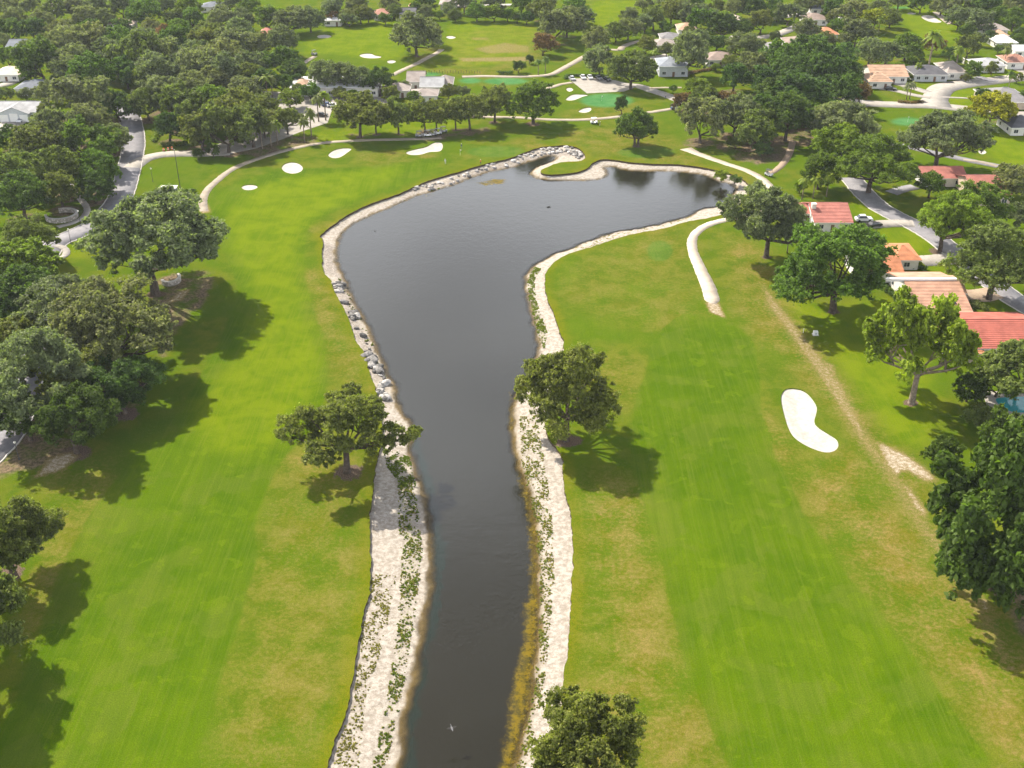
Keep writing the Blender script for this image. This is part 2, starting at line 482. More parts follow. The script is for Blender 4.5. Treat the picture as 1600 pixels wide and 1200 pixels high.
BUNKERS = [
 (zoomed(1200,600,[(83,70),(105,35),(150,25),(220,40),(270,82),(305,140),(300,190),(290,230),(310,265),(370,305),(430,345),(440,385),(420,415),(370,428),(300,412),(220,375),(160,330),(125,270),(100,190),(84,120)]), 'kidney shaped white sand bunker beside the right fairway'),
 (zoomed(400,0,[(160,1050),(175,1025),(215,1012),(260,1018),(290,1040),(288,1065),(255,1082),(215,1084),(180,1073)]), 'oval white sand bunker left of the far green'),
 (zoomed(400,0,[(450,968),(480,940),(540,924),(598,928),(565,958),(520,985),(475,986)]), 'comma shaped white sand bunker below the oak row'),
 (zoomed(400,0,[(935,950),(1000,930),(1065,915),(1110,890),(1155,888),(1168,915),(1150,945),(1085,950),(1030,966),(965,968)]), 'dumbbell shaped sand bunker partly in tree shade'),
 ([(377,292),(382,289),(390,288),(399,289),(403,292),(399,295),(390,297),(381,296)], 'small round white sand bunker near the cart path bend'),
 (zoomed(400,0,[(380,225),(400,216),(440,214),(470,222),(462,235),(420,238),(390,236)]), 'thin white sand bunker at the far tree line'),
 (zoomed(400,0,[(645,345),(670,334),(720,334),(745,345),(785,352),(770,362),(710,364),(665,358)]), 'two lobed white sand bunker on the far fairway'),
 (zoomed(400,0,[(818,382),(835,374),(865,375),(875,386),(855,395),(828,394)]), 'small white sand bunker above the clubhouse trees'),
 (zoomed(400,0,[(1185,228),(1215,222),(1248,230),(1240,240),(1205,242)]), 'small white sand bunker right of the lone far oak'),
 (zoomed(800,0,[(335,618),(375,590),(430,588),(485,592),(440,605),(390,625),(350,628)]), 'curved white sand bunker below the small car park'),
 (zoomed(800,0,[(415,692),(450,674),(492,670),(492,692),(462,704),(425,702)]), 'small white sand bunker in front of turquoise green'),
 (zoomed(800,0,[(338,550),(365,545),(385,560),(365,573),(345,568)]), 'tiny white sand bunker left of the small car park'),
 (zoomed(1200,0,[(958,100),(990,92),(1030,98),(1060,118),(1088,135),(1060,142),(1010,136),(970,118)]), 'long white sand bunker on the far right fairway'),
 (zoomed(1200,0,[(868,80),(895,75),(925,80),(918,89),(885,90)]), 'small white sand bunker by the farthest right green'),
 (zoomed(1200,0,[(1310,940),(1340,932),(1366,945),(1360,960),(1330,963)]), 'small sand bunker right of the spreading oak'),
]
BUNKERS = [(catmull(PP(p), 4, True), l) for p, l in BUNKERS]

FAIRWAYS = [   # outline, softness in metres, amount
 ([(335,310),(400,275),(480,262),(560,262),(640,250),(690,246),(670,268),(600,300),(540,325),(485,352),(476,420),(488,470),(508,540),(512,600),(495,660),(440,720),(405,800),(398,880),(375,960),(345,1060),(318,1140),(300,1210),(270,1400),(-120,1400),(-40,1200),(30,1080),(90,900),(170,760),(250,680),(330,560),(370,450),(345,380)], 1.2, 1.0),
 (zoomed(800,300,[(840,1120),(860,1010),(885,930),(960,830),(1050,772),(1110,764),(1180,766),(1330,812),(1440,866),(1515,960),(1545,1150)])+[(1192,640),(1225,740),(1275,830),(1335,910),(1420,1010),(1500,1125),(1555,1210),(1650,1400),(1200,1400),(1142,1205),(1112,1137),(1080,1062),(1060,1000),(1042,937),(1035,880),(1010,800),(985,700),(995,630)], 0.7, 1.0),
 ([(862,440),(880,405),(950,382),(1010,370),(1065,362),(1078,390),(1085,430),(1100,470),(1060,488),(1000,520),(960,540),(895,520),(870,480)], 3.0, 0.38),
 ([(470,85),(490,50),(560,32),(620,32),(640,60),(635,85),(600,95),(520,85)], 4, 0.9),
 ([(692,50),(710,36),(830,32),(835,70),(800,100),(700,108),(650,108),(690,80)], 4, 0.75),
 ([(925,30),(930,2),(1000,4),(985,25),(950,45)], 5, 0.9),
 ([(1405,12),(1460,14),(1500,40),(1500,65),(1460,70),(1420,50)], 5, 0.9),
 ([(225,290),(222,265),(250,250),(300,246),(340,245),(330,270),(300,292)], 1, 0.6),
 ([(1545,200),(1600,190),(1640,240),(1590,270),(1545,245)], 3, 0.8),
]
GREENS_SUBTLE = [ellipse(775,237,46,9), ellipse(1031,392,20,16), ellipse(1010,238,45,9)]
TURQ = [ellipse(948,157,42,11), ellipse(790,127,36,5.5), ellipse(735,126,18,4.5), ellipse(668,116,20,3.2), ellipse(1417,190,25,6.5), ellipse(1408,12,14,1.6)]
LUSH = [
 [(475,85),(492,52),(560,34),(620,34),(638,60),(630,85),(600,94),(520,84)], [(700,50),(715,38),(825,34),(830,66),(800,96),(700,105),(660,105),(694,80)], [(925,30),(930,2),(1000,4),(985,25),(950,45)], [(1410,14),(1460,16),(1498,42),(1498,62),(1460,68),(1424,50)], [(1550,205),(1600,195),(1640,240),(1590,265),(1550,245)],
 [(360,330),(420,285),(520,272),(620,262),(590,292),(500,335),(472,370),(470,430),(480,500),(500,560),(490,620),(430,690),(330,700),(300,640),(380,540),(400,460),(365,390)],
 [(1225,470),(1300,480),(1390,470),(1440,560),(1470,640),(1450,690),(1400,690),(1340,610),(1280,540)],
 [(1365,362),(1430,360),(1465,385),(1440,400),(1390,385)], [(1330,300),(1390,320),(1380,345),(1335,340)],
 [(1440,415),(1480,417),(1478,432),(1430,430)],
 [(1390,125),(1500,125),(1490,140),(1440,140)], [(1475,145),(1530,140),(1540,165),(1490,165)], [(1530,105),(1600,105),(1600,120),(1540,120)],
 [(600,210),(590,190),(720,190),(710,205),(650,212)], [(100,380),(130,378),(128,405),(105,400)], [(500,205),(560,205),(550,218),(440,232),(440,222)]]
DRYS = [  # outline, softness, amount
 ([(400,860),(470,700),(560,660),(575,740),(560,1000),(500,1200),(340,1200),(380,980)], 6, 0.55),
 ([(470,430),(505,430),(560,540),(590,610),(530,600),(500,520)], 4, 0.75),
 ([(480,360),(560,330),(680,285),(700,290),(540,350)], 3, 0.5),
 ([(905,760),(990,760),(1030,860),(1065,1010),(1100,1100),(1130,1200),(900,1200),(905,1000)], 6, 0.8),
 ([(1190,640),(1260,720),(1330,700),(1400,780),(1500,900),(1600,1000),(1640,1200),(1560,1200),(1430,1000),(1300,850),(1230,740)], 6, 0.95),
 ([(1130,370),(1200,390),(1230,470),(1320,600),(1420,710),(1480,790),(1440,800),(1340,690),(1210,560),(1150,480)], 5, 0.8),
 ([(870,440),(980,370),(1080,350),(1100,430),(1110,490),(1010,510),(900,480)], 6, 0.6),
 ([(720,245),(880,205),(1000,200),(1080,235),(1100,260),(960,245),(850,235)], 5, 0.62),
 ([(880,175),(960,165),(1010,160),(1000,180),(900,188)], 4, 0.5),
 ([(690,60),(830,40),(830,110),(650,112)], 5, 0.6),
 ([(60,740),(140,700),(200,760),(120,920),(60,1000),(20,1000)], 6, 0.55),
 ([(450,715),(540,690),(545,740),(480,760)], 3, 0.75),
 ([(880,560),(990,560),(980,640),(900,640)], 4, 0.6),
 ([(560,238),(660,240),(680,252),(580,262)], 3, 0.6),
 ([(1450,820),(1600,900),(1640,1100),(1600,1180),(1500,1000)], 6, 0.9),
 ([(990,255),(1180,265),(1200,300),(1150,300),(1100,265)], 3, 0.5),
]
BARES = [
 ([(1368,690),(1385,695),(1420,712),(1455,738),(1465,752),(1445,752),(1415,735),(1400,745),(1385,728)], 1.6, 0.85),
 ([(1190,440),(1212,468),(1270,540),(1316,600),(1355,680),(1345,690),(1290,605),(1250,545),(1198,475)], 1.0, 0.58),
 ([(1408,755),(1425,765),(1450,800),(1447,812),(1425,790)], 1.2, 0.75),
 ([(1190,440),(1212,468),(1270,540),(1316,600),(1362,680),(1405,738),(1440,800),(1490,870),(1560,980),(1590,1050),(1570,1045),(1530,970),(1470,880),(1420,810),(1385,750),(1338,690),(1288,605),(1245,545),(1196,478)], 3.4, 0.60),
 ([(1280,560),(1305,570),(1310,600),(1290,590)], 1.0, 0.55),
 ([(52,748),(75,715),(110,705),(125,712),(100,735)], 1.5, 0.8),
 ([(205,625),(235,600),(238,590),(225,590)], 1.0, 0.75),
 ([(255,475),(280,455),(300,450),(285,470)], 1.0, 0.7),
 ([(1102,472),(1122,470),(1135,498),(1108,488)], 0.8, 0.8),
 ([(312,318),(326,318),(330,332),(314,334)], 1.0, 0.7),
 ([(1515,925),(1545,935),(1560,960),(1530,955)], 1.5, 0.6),
 ([(1030,930),(1060,935),(1062,960),(1040,965)], 1.5, 0.0),
 ([(738,76),(790,66),(830,72),(830,82),(760,84)], 2.0, 0.5), ([(715,90),(830,88),(830,96),(720,97)], 2.0, 0.55), ([(735,58),(765,58),(765,63),(735,63)], 2.0, 0.45),
 ([(1020,1040),(1070,1020),(1075,1050),(1030,1060)], 2.0, 0.0),
]
LITTER = [
 [(0,610),(60,600),(160,620),(235,600),(215,650),(130,690),(100,725),(20,745),(-60,760),(-80,640)],
 [(230,440),(330,420),(330,470),(290,510),(265,560),(240,560)],
 [(1100,210),(1235,225),(1225,255),(1170,258),(1120,235)], [(1540,185),(1600,195),(1600,212),(1530,202)],
 [(655,200),(720,205),(760,195),(770,205),(700,222),(650,220)],
 [(380,215),(500,212),(480,230),(380,250)], [(1560,925),(1660,900),(1680,1000),(1600,1010)],
 [(1230,195),(1320,215),(1350,225),(1240,230)],
]

# ------------------------------------------------------------------ the trees: where they stand
TINT = {  # crown leaf colours
 'moss': ((0.172, 0.196, 0.098), 'grey green mossy'), 'green': ((0.105, 0.165, 0.026), 'mid green'), 'dark': ((0.078, 0.125, 0.030), 'dark green'),
 'light': ((0.170, 0.225, 0.024), 'light green'), 'yellow': ((0.270, 0.275, 0.018), 'yellow green'), 'red': ((0.180, 0.120, 0.056), 'rusty leaved'),
 'dead': ((0.26, 0.165, 0.105), 'bare brown'), 'olive': ((0.145, 0.172, 0.046), 'olive green'), 'deep': ((0.080, 0.128, 0.024), 'deep glossy green')}

def place_crown(cx, cy, w, asp):
    W = 15.0
    for _ in range(6):
        H = asp * W
        p = P(cx, cy, 0.56 * H)
        Z = p[1] * CP + (CAM_H - 0.56 * H) * SP
        W = w * Z / FPX
    return p, W

def place_base(bx, by, w, asp):
    p = P(bx, by)
    W = 15.0
    for _ in range(5):
        Z = p[1] * CP + (CAM_H - 0.56 * asp * W) * SP
        W = w * Z / FPX
    return p, W

TREES = []     # dicts: p, W, asp, tint, kind, label, cat, group, mulch, litter
def single(mode, x, y, w, tint, label, kind='oak', asp=0.72, mulch=0.0, cat='tree', group=None, name='oak_tree', rot=None, litter=0.0):
    p, W = (place_base if mode == 'b' else place_crown)(x, y, w, asp)
    TREES.append(dict(p=p, W=W, asp=asp, tint=tint, kind=kind, label=label, cat=cat, group=group, mulch=mulch, litter=litter, name=name, rot=rot))

# trees that stand alone or close to the camera
single('b', 542, 738, 222, 'olive', 'spreading oak on the left bank with a bent open crown', 'open', 0.66, 3.2, rot=2.2)
single('b', 884, 688, 194, 'olive', 'dense oak on the right bank casting shade over the fairway', 'hero', 0.82, 3.4, rot=1.0)
single('c', 942, 1185, 235, 'olive', 'oak crown cut by the bottom edge on the right bank', 'hero', 0.80, 2.5, rot=4.0)
single('c', 1592, 795, 290, 'deep', 'tall deep green tree at the right edge of the photo', 'full', 0.98, 3.0, name='broadleaf_tree', rot=0.4)
single('b', 1424, 630, 222, 'light', 'light green tree with leaning pale trunk on the lawn', 'airy', 0.84, 1.8, name='broadleaf_tree', rot=2.0)
single('b', 1301, 487, 215, 'green', 'large oak with dark trunk in front of orange roofed house', 'hero', 0.66, 2.0, rot=3.3)
single('b', 1197, 402, 150, 'moss', 'mossy oak at the upper end of the short cart path', 'hero', 0.78, 1.5, rot=5.0)
single('c', 2, 832, 185, 'olive', 'round oak cut by the left edge above the big shadow', 'hero', 0.78, 3.0, rot=0.0)
single('b', -70, 1050, 300, 'olive', 'oak just outside the left edge throwing the lower left shadow', 'hero', 0.80, 3.0, rot=2.6)
single('c', 168, 515, 250, 'moss', 'huge grey green oak beside the left fairway', 'hero', 0.62, 4.0, rot=1.7)
single('c', 55, 585, 210, 'moss', 'grey green oak at left edge in front of the huge oak', 'hero', 0.74, 4.0, rot=4.4)
single('c', 185, 600, 165, 'dark', 'dark oak under the huge grey green oak, nearest the fairway', 'hero', 0.58, 3.5, rot=3.0)
single('b', 243, 460, 262, 'moss', 'mossy oak with tall dark trunk beside the stone wall', 'hero', 0.64, 3.0, rot=0.8)
single('c', 108, 655, 160, 'dark', 'dark oak in the lowest corner of the left tree clump', 'hero', 0.70, 3.5, rot=1.1)
single('c', 95, 485, 190, 'moss', 'wide mossy oak left of the huge grey green oak', 'hero', 0.58, 2.0, rot=5.2)
single('c', 120, 575, 170, 'olive', 'olive oak in the middle of the left tree clump', 'hero', 0.58, 2.0, rot=0.3)
single('c', 30, 455, 120, 'dark', 'dark tree filling the left edge above the huge oak', 'oakA', 0.7, 2.0)
single('c', 14, 535, 120, 'olive', 'olive oak at left edge behind the grey green oak', 'oakB', 0.7, 2.0)
single('c', 38, 648, 120, 'dark', 'dark oak hiding the road at the left edge', 'hero', 0.7, 2.0, rot=2.5)
single('c', 45, 372, 105, 'olive', 'rounded olive tree left of the entrance drive', 'hero', 0.7, 1.0, rot=2.0)
single('c', 38, 412, 120, 'light', 'bright olive tree at the left edge beside the pale pavement', 'broad', 0.7, 1.0, name='broadleaf_tree', rot=1.2)
single('c', 12, 482, 80, 'dark', 'dark tree at the left edge behind the huge oak', 'oakA', 0.75, 1.5, rot=1.2)
single('b', 994, 229, 70, 'green', 'twin trunked dense tree standing alone above the far shore', 'twin', 0.82, 2.0, name='broadleaf_tree', rot=0.0)
single('b', 971, 178, 25, 'dark', 'small dark tree beside the turquoise green', 'oakC', 1.15, 1.0)
single('b', 833, 194, 94, 'green', 'spreading oak right end of the clubhouse oak row', 'oakB', 0.70, 3.2, rot=1.0)
single('b', 651, 88, 84, 'moss', 'big lone oak on the far fairway', 'oakA', 0.80, 2.5)
single('c', 676, 52, 42, 'olive', 'oak crown behind the big lone far oak', 'oakB', 0.85)
single('b', 1545, 200, 78, 'yellow', 'bright yellow green tree by the dark roof', 'broad', 0.72, 3.0, name='broadleaf_tree')
single('b', 1072, 119, 80, 'moss', 'mossy oak covering the grey house', 'oakB', 0.86, 1.5)
single('b', 985, 139, 80, 'olive', 'olive oak at the end of the small car park', 'oakA', 0.72, 1.5)
single('b', 937, 120, 56, 'moss', 'thin grey oak behind the parked cars', 'oakC', 0.85, 1.0)
single('b', 848, 87, 46, 'red', 'reddish round tree beside the far range', 'oakC', 0.75, 1.0)
single('c', 1088, 135, 50, 'light', 'light bushy tree right of the service road', 'oakC', 0.62, 1.0, name='broadleaf_tree')
single('b', 1468, 394, 130, 'light', 'light green tree with mulch ring at the road', 'hero', 0.72, 3.0, rot=0.9)
single('c', 1530, 330, 125, 'green', 'green oak right of the light road tree', 'hero', 0.66, 1.0, rot=2.9)
single('c', 1560, 405, 178, 'olive', 'wide olive oak beside the brick drive at right edge', 'hero', 0.70, 2.5, rot=5.6)
single('c', 1598, 575, 140, 'olive', 'olive tree at right edge below the red tiled roof', 'broad', 0.66, 1.5, name='broadleaf_tree', rot=3.0)
single('c', 1583, 280, 75, 'moss', 'grey tree right of the red roofed house pair', 'oakA', 0.75)
single('c', 1455, 287, 62, 'green', 'green tree in front of the red roofed house pair', 'oakB', 0.68)
single('c', 1594, 335, 60, 'moss', 'pale grey tree cut by right edge above the wide oak', 'oakC', 0.75)
single('c', 1470, 218, 145, 'moss', 'spreading mossy oak above the red roofed house pair', 'hero', 0.62, 2.0, rot=1.4)
single('c', 1365, 253, 145, 'green', 'dense green oak arching over the right road', 'hero', 0.62, 2.0, rot=4.6)
single('c', 1282, 265, 80, 'green', 'green oak left of the arching road oak', 'oakB', 0.72)
single('c', 1310, 222, 85, 'light', 'pale green oak behind the arching road oak', 'oakA', 0.7)
single('c', 1322, 188, 112, 'moss', 'wide grey oak below the dark wood', 'oakA', 0.62, 1.0)
single('c', 1330, 238, 24, 'light', 'slim light tree between the right road oaks', 'oakC', 1.0)
single('c', 1560, 600, 70, 'green', 'green shrubby tree behind the pool', 'oakC', 0.6, name='small_tree')
single('c', 1592, 680, 120, 'deep', 'deep green shrubby tree between pool and tall right edge tree', 'oakC', 0.75, name='small_tree')
single('c', 1538, 655, 60, 'olive', 'olive shrub left of the pool', 'oakC', 0.65, name='shrub', cat='shrub')
single('c', 1515, 605, 66, 'dark', 'dark shrubby tree beside the pool', 'oakC', 0.7, name='small_tree')
single('c', 1478, 705, 66, 'deep', 'leafy sapling left of the tall right edge tree', 'oakC', 0.8, name='small_tree')
single('c', 1150, 222, 34, 'olive', 'low round bush below the path side oaks', 'oakC', 0.6, name='shrub', cat='shrub')
single('c', 1190, 232, 40, 'dark', 'low dark bush right of the path side oaks', 'oakC', 0.55, name='shrub', cat='shrub')
single('c', 1250, 292, 26, 'light', 'small light bush left of the red roofed house', 'oakC', 0.7, name='shrub', cat='shrub')
single('c', 1128, 274, 34, 'light', 'leafy shrub on the far right shore of the pond', 'oakC', 0.5, name='shrub', cat='shrub')
single('c', 1148, 280, 26, 'green', 'smaller shrub at the right tip of the pond', 'oakC', 0.5, name='shrub', cat='shrub')
single('c', 332, 234, 27, 'dark', 'small dark tree beside the entrance drive', 'oakC', 0.85, name='small_tree')
single('c', 308, 240, 22, 'dark', 'smaller of the two young trees beside the entrance drive', 'oakC', 0.85, name='small_tree')
single('c', 520, 27, 22, 'red', 'red flowering tree at the far fairway edge', 'oakC', 0.9, name='small_tree')
single('c', 255, 50, 20, 'dead', 'bare brown tree beside red roofs top left', 'oakC', 1.4, name='small_tree')
single('c', 810, 103, 24, 'dark', 'dark leafy bush beside the far range path', 'oakC', 0.8, name='shrub', cat='shrub')
single('c', 827, 92, 16, 'dark', 'smaller dark bush above the range path bush', 'oakC', 0.9, name='shrub', cat='shrub')
single('c', 1052, 138, 13, 'green', 'tiny tree on the lawn right of the service road', 'oakC', 0.9, name='small_tree')
single('c', 452, 153, 48, 'light', 'light thin crowned tree in the clubhouse car park', 'oakC', 0.6, name='broadleaf_tree')
single('c', 1520, 108, 34, 'green', 'round tree on the lawn of the dark roofed house', 'oakC', 0.85, name='small_tree')
single('c', 1551, 106, 25, 'olive', 'small olive tree right of the round lawn tree', 'oakC', 0.85, name='small_tree')
single('c', 1535, 150, 34, 'dark', 'dark tree behind the bright yellow green tree', 'oakC', 0.8, name='small_tree')

ORDR = ['first', 'second', 'third', 'fourth', 'fifth', 'sixth', 'seventh', 'eighth', 'ninth', 'tenth', 'eleventh']
for k, (bx, by, w, t, a) in enumerate([(414,216,62,'olive',.66), (450,210,60,'olive',.74), (563,214,100,'olive',.68), (588,210,58,'green',.9), (623,209,62,'olive',.92), (664,207,58,'olive',.9), (682,206,50,'olive',1.0), (712,203,52,'olive',.95), (734,203,74,'olive',.78), (773,191,76,'olive',.78)]):
    single('b', bx, by, w, t, 'oak with visible trunk in the row before the clubhouse, %s from left' % ORDR[k], 'row', a, 2.0, group='oak row in front of the clubhouse', litter=.7)
for k, (bx, by, w, t, a) in enumerate([(512,143,62,'moss',.8), (540,143,58,'moss',.8), (567,146,50,'moss',.85), (594,150,56,'dark',.78)]):
    single('b', bx, by, w, t, 'oak against the long low clubhouse front, %s from left' % ORDR[k], 'row', a, 1.5, group='oaks against the long clubhouse', litter=.4)
ORD = ['first','second','third','fourth','fifth','sixth','seventh','eighth','ninth','tenth','eleventh','twelfth','thirteenth','fourteenth','fifteenth','sixteenth','seventeenth','eighteenth','nineteenth','twentieth']
ROWN = {1: [''], 2: ['back row', 'front row'], 3: ['back row', 'middle row', 'front row'],
        4: ['back row', 'second row', 'third row', 'front row'], 5: ['back row', 'second row', 'third row', 'fourth row', 'front row'],
        6: ['back row', 'second row', 'third row', 'fourth row', 'fifth row', 'front row']}
GROVES = [
 ('the gardens of the far right houses', 'garden trees of the far right houses', 0.3, [
   [(1300,27,26,'olive'),(1345,34,26,'moss'),(1530,60,26,'moss'),(1560,76,18,'green'),(1575,74,22,'moss'),(1592,62,24,'green'),(1250,8,34,'moss'),(1215,22,30,'green')],
   [(1420,119,15,'light'),(1442,112,18,'green'),(1472,103,18,'olive'),(1495,92,22,'green'),(1510,121,16,'olive'),(1540,99,18,'green'),(1590,121,20,'olive'),(1600,152,30,'green'),(1405,106,22,'green')]]),
 ('the gardens right of the small car park', 'garden trees right of the small car park', 0.3, [
   [(1065,12,34,'moss'),(1120,10,34,'olive'),(1040,42,26,'green'),(1075,50,24,'olive'),(1215,84,24,'dark'),(1245,64,22,'olive'),(1275,64,26,'moss'),(1320,62,28,'moss')],
   [(1042,76,28,'moss'),(1095,76,26,'green'),(1140,96,30,'olive'),(1180,72,30,'moss'),(1118,104,18,'light'),(1205,104,24,'green')]]),
 ('the gardens of the left houses', 'garden trees of the left edge houses', 0.3, [
   [(4,62,34,'moss'),(40,74,34,'moss'),(12,88,40,'green'),(46,112,36,'moss')],
   [(6,146,30,'olive'),(40,146,28,'moss'),(72,142,42,'moss'),(66,172,30,'olive')]]),
 ('the planting round the clubhouse', 'small trees round the clubhouse', 0.4, [
   [(466,140,30,'olive'),(484,142,34,'green'),(530,144,24,'olive'),(552,148,26,'green'),(612,146,32,'olive'),(630,134,24,'moss'),(648,150,26,'green'),(700,142,28,'olive'),(722,142,24,'moss')]]),
 ('the line above the far fairway', 'garden trees above the far fairway', 0.3, [
   [(545,30,30,'moss'),(575,22,28,'moss'),(602,28,24,'green'),(637,23,22,'olive'),(666,17,26,'moss'),(700,14,28,'moss')]]),
 ('the wood left of the entrance road', 'oaks left of the entrance road', 1.0, [
   [(110,150,92,'moss'),(150,150,82,'moss'),(182,163,66,'dark')],
   [(12,214,50,'dark'),(80,202,95,'moss'),(138,190,88,'moss')],
   [(50,228,95,'olive'),(138,222,104,'green'),(176,215,56,'moss')],
   [(24,262,86,'olive'),(92,265,98,'olive'),(150,262,86,'green')],
   [(30,302,92,'dark'),(92,296,80,'olive'),(146,292,64,'dark')]]),
 ('the wood right of the entrance road', 'oaks right of the entrance road', 1.0, [
   [(250,146,84,'moss'),(298,138,70,'moss'),(330,128,72,'moss'),(380,140,64,'moss')],
   [(228,160,62,'olive'),(285,165,90,'olive'),(330,162,88,'green'),(372,172,92,'olive'),(408,168,60,'olive')],
   [(262,196,62,'dark'),(312,200,84,'olive'),(352,196,92,'olive'),(392,194,84,'olive'),(418,190,50,'moss')]]),
 ('the big wood top left', 'oaks of the big wood top left', 0.6, [
   [(102,66,86,'moss'),(142,64,72,'moss'),(182,66,70,'green'),(228,66,70,'moss'),(272,66,66,'green'),(318,68,64,'olive'),(362,70,74,'moss'),(398,72,50,'moss')],
   [(62,92,84,'green'),(112,94,74,'moss'),(168,86,84,'moss'),(215,84,84,'olive'),(258,84,72,'moss'),(302,86,74,'moss'),(345,92,84,'moss'),(388,98,60,'moss')],
   [(104,112,64,'moss'),(140,114,96,'green'),(196,112,58,'dark'),(226,122,50,'light'),(256,110,90,'moss'),(304,108,84,'moss'),(348,110,82,'moss'),(386,120,62,'olive')]]),
 ('the tree belt along the top left', 'trees of the far belt top left', 0.3, [
   [(12,8,44,'moss'),(48,6,42,'moss'),(82,16,46,'olive'),(116,10,44,'moss'),(152,10,50,'moss'),(190,8,44,'moss'),(222,18,62,'green'),(262,6,44,'moss'),(294,12,50,'light'),(358,2,40,'moss'),(392,10,44,'green')],
   [(22,26,40,'moss'),(64,30,42,'moss'),(132,26,52,'moss'),(160,28,40,'moss'),(276,28,40,'olive'),(300,28,46,'green'),(345,26,46,'moss'),(376,28,44,'moss'),(418,26,54,'green'),(456,30,60,'moss'),(484,28,48,'moss')],
   [(14,46,50,'dark'),(50,44,48,'dark'),(92,46,38,'moss'),(140,46,42,'green'),(188,46,52,'dark'),(236,42,36,'moss'),(280,46,44,'green'),(328,50,50,'olive'),(372,46,60,'moss'),(440,62,66,'moss'),(412,66,46,'moss')]]),
 ('the trees left of the clubhouse', 'trees left of the clubhouse', 0.5, [
   [(416,100,54,'green'),(444,92,52,'green'),(458,108,44,'dark')],
   [(408,124,50,'dark'),(438,128,40,'dark'),(462,126,32,'dark')]]),
 ('the far belt top centre', 'trees of the far belt top centre', 0.3, [
   [(520,4,44,'moss'),(560,3,44,'moss'),(610,2,40,'moss'),(665,2,40,'green'),(725,2,40,'moss'),(775,2,40,'moss'),(815,4,42,'green'),(858,2,40,'moss'),(1005,2,40,'moss'),(1040,3,44,'moss'),(1085,2,44,'green')],
   [(517,16,40,'moss'),(541,24,32,'moss'),(563,21,38,'olive'),(615,16,26,'olive'),(650,11,26,'green'),(687,23,19,'green'),(711,22,24,'olive'),(745,17,36,'green'),(772,19,34,'light'),(793,22,28,'green')]]),
 ('the tree strip above the range', 'trees of the strip above the driving range', 0.8, [
   [(845,14,44,'olive'),(898,14,60,'green'),(808,26,26,'dark'),(823,27,24,'dark')],
   [(866,38,66,'moss'),(886,31,62,'moss'),(908,24,44,'moss'),(934,62,54,'moss')]]),
 ('the cluster left of the far houses', 'trees left of the far houses', 0.6, [
   [(985,24,40,'moss'),(1022,26,46,'olive'),(1050,17,50,'olive'),(1088,22,56,'moss')],
   [(963,48,38,'olive'),(982,43,44,'moss'),(1008,35,40,'moss'),(1010,68,34,'olive')]]),
 ('the trees among the far houses', 'trees among the far houses top right of centre', 0.4, [
   [(1150,10,50,'moss'),(1178,12,44,'dark'),(1206,10,44,'green'),(1232,20,48,'moss')],
   [(1100,32,52,'green'),(1128,38,54,'dark'),(1157,43,44,'dark'),(1190,32,44,'olive'),(1212,56,22,'olive'),(1257,46,52,'moss')],
   [(1088,62,44,'moss'),(1120,66,34,'dark'),(1163,70,56,'moss'),(1290,60,34,'moss')]]),
 ('the path side oaks', 'oaks beside the far right cart path', 1.0, [
   [(1070,158,42,'red'),(1102,154,52,'olive'),(1132,158,44,'red'),(1152,152,32,'light')],
   [(1097,184,88,'moss'),(1150,178,82,'moss'),(1183,200,80,'olive')]]),
 ('the dark wood right of centre', 'oaks of the dark wood right of centre', 1.0, [
   [(1182,100,66,'moss'),(1228,92,80,'green'),(1264,84,86,'dark'),(1302,92,80,'dark')],
   [(1148,118,54,'dark'),(1190,124,64,'dark'),(1230,116,84,'dark'),(1282,118,90,'dark'),(1322,114,66,'dark')],
   [(1212,146,74,'dark'),(1248,148,104,'dark'),(1310,142,74,'dark'),(1345,144,48,'red')],
   [(1196,168,64,'green'),(1232,178,92,'dark'),(1276,176,60,'green')]]),
 ('the trees behind the tan roofed house', 'trees behind the tan roofed house', 0.6, [
   [(1417,70,60,'green'),(1458,68,36,'red'),(1485,82,27,'dark'),(1514,70,50,'olive')],
   [(1360,82,58,'moss'),(1386,80,48,'moss'),(1430,88,32,'green')]]),
 ('the trees left of the far right fairway', 'trees left of the far right fairway', 0.5, [
   [(1275,4,40,'moss'),(1305,13,44,'green'),(1336,18,56,'moss'),(1372,14,44,'moss')],
   [(1308,40,34,'green'),(1338,50,58,'moss'),(1366,30,50,'yellow'),(1392,27,34,'olive')]]),
 ('the trees right of the far right fairway', 'trees right of the far right fairway', 0.4, [
   [(1405,0,40,'moss'),(1440,2,40,'green'),(1472,8,38,'moss'),(1505,10,46,'moss'),(1545,6,56,'green'),(1585,6,50,'moss')],
   [(1500,26,46,'moss'),(1530,32,50,'moss'),(1556,22,40,'green'),(1585,28,44,'green')],
   [(1512,47,28,'dark'),(1547,56,28,'dark'),(1595,52,26,'dark')]]),
]
for phrase, grp, lit, rows in GROVES:
    rn = ROWN[len(rows)]
    for ri, row in enumerate(rows):
        row = sorted(row)
        for k, (cx, cy, w, t) in enumerate(row):
            lab = 'oak in %s, %s from left' % (phrase, ORD[k]) + (', ' + rn[ri] if rn[ri] else '')
            lab = TINT[t][1].split()[-1 if t in ('moss',) else 0] + ' ' + lab
            if cy < 40:
                lab = lab.replace(' oak ', ' tree ')
            single('c', cx, cy, w * 1.04, t, lab, ['oakA', 'oakB', 'oakC'][(k * 5 + ri * 3 + int(cx)) % 3], 0.68 + 0.16 * ((k * 37 + ri * 17) % 10) / 10, 0.0, 'tree', grp, litter=lit)

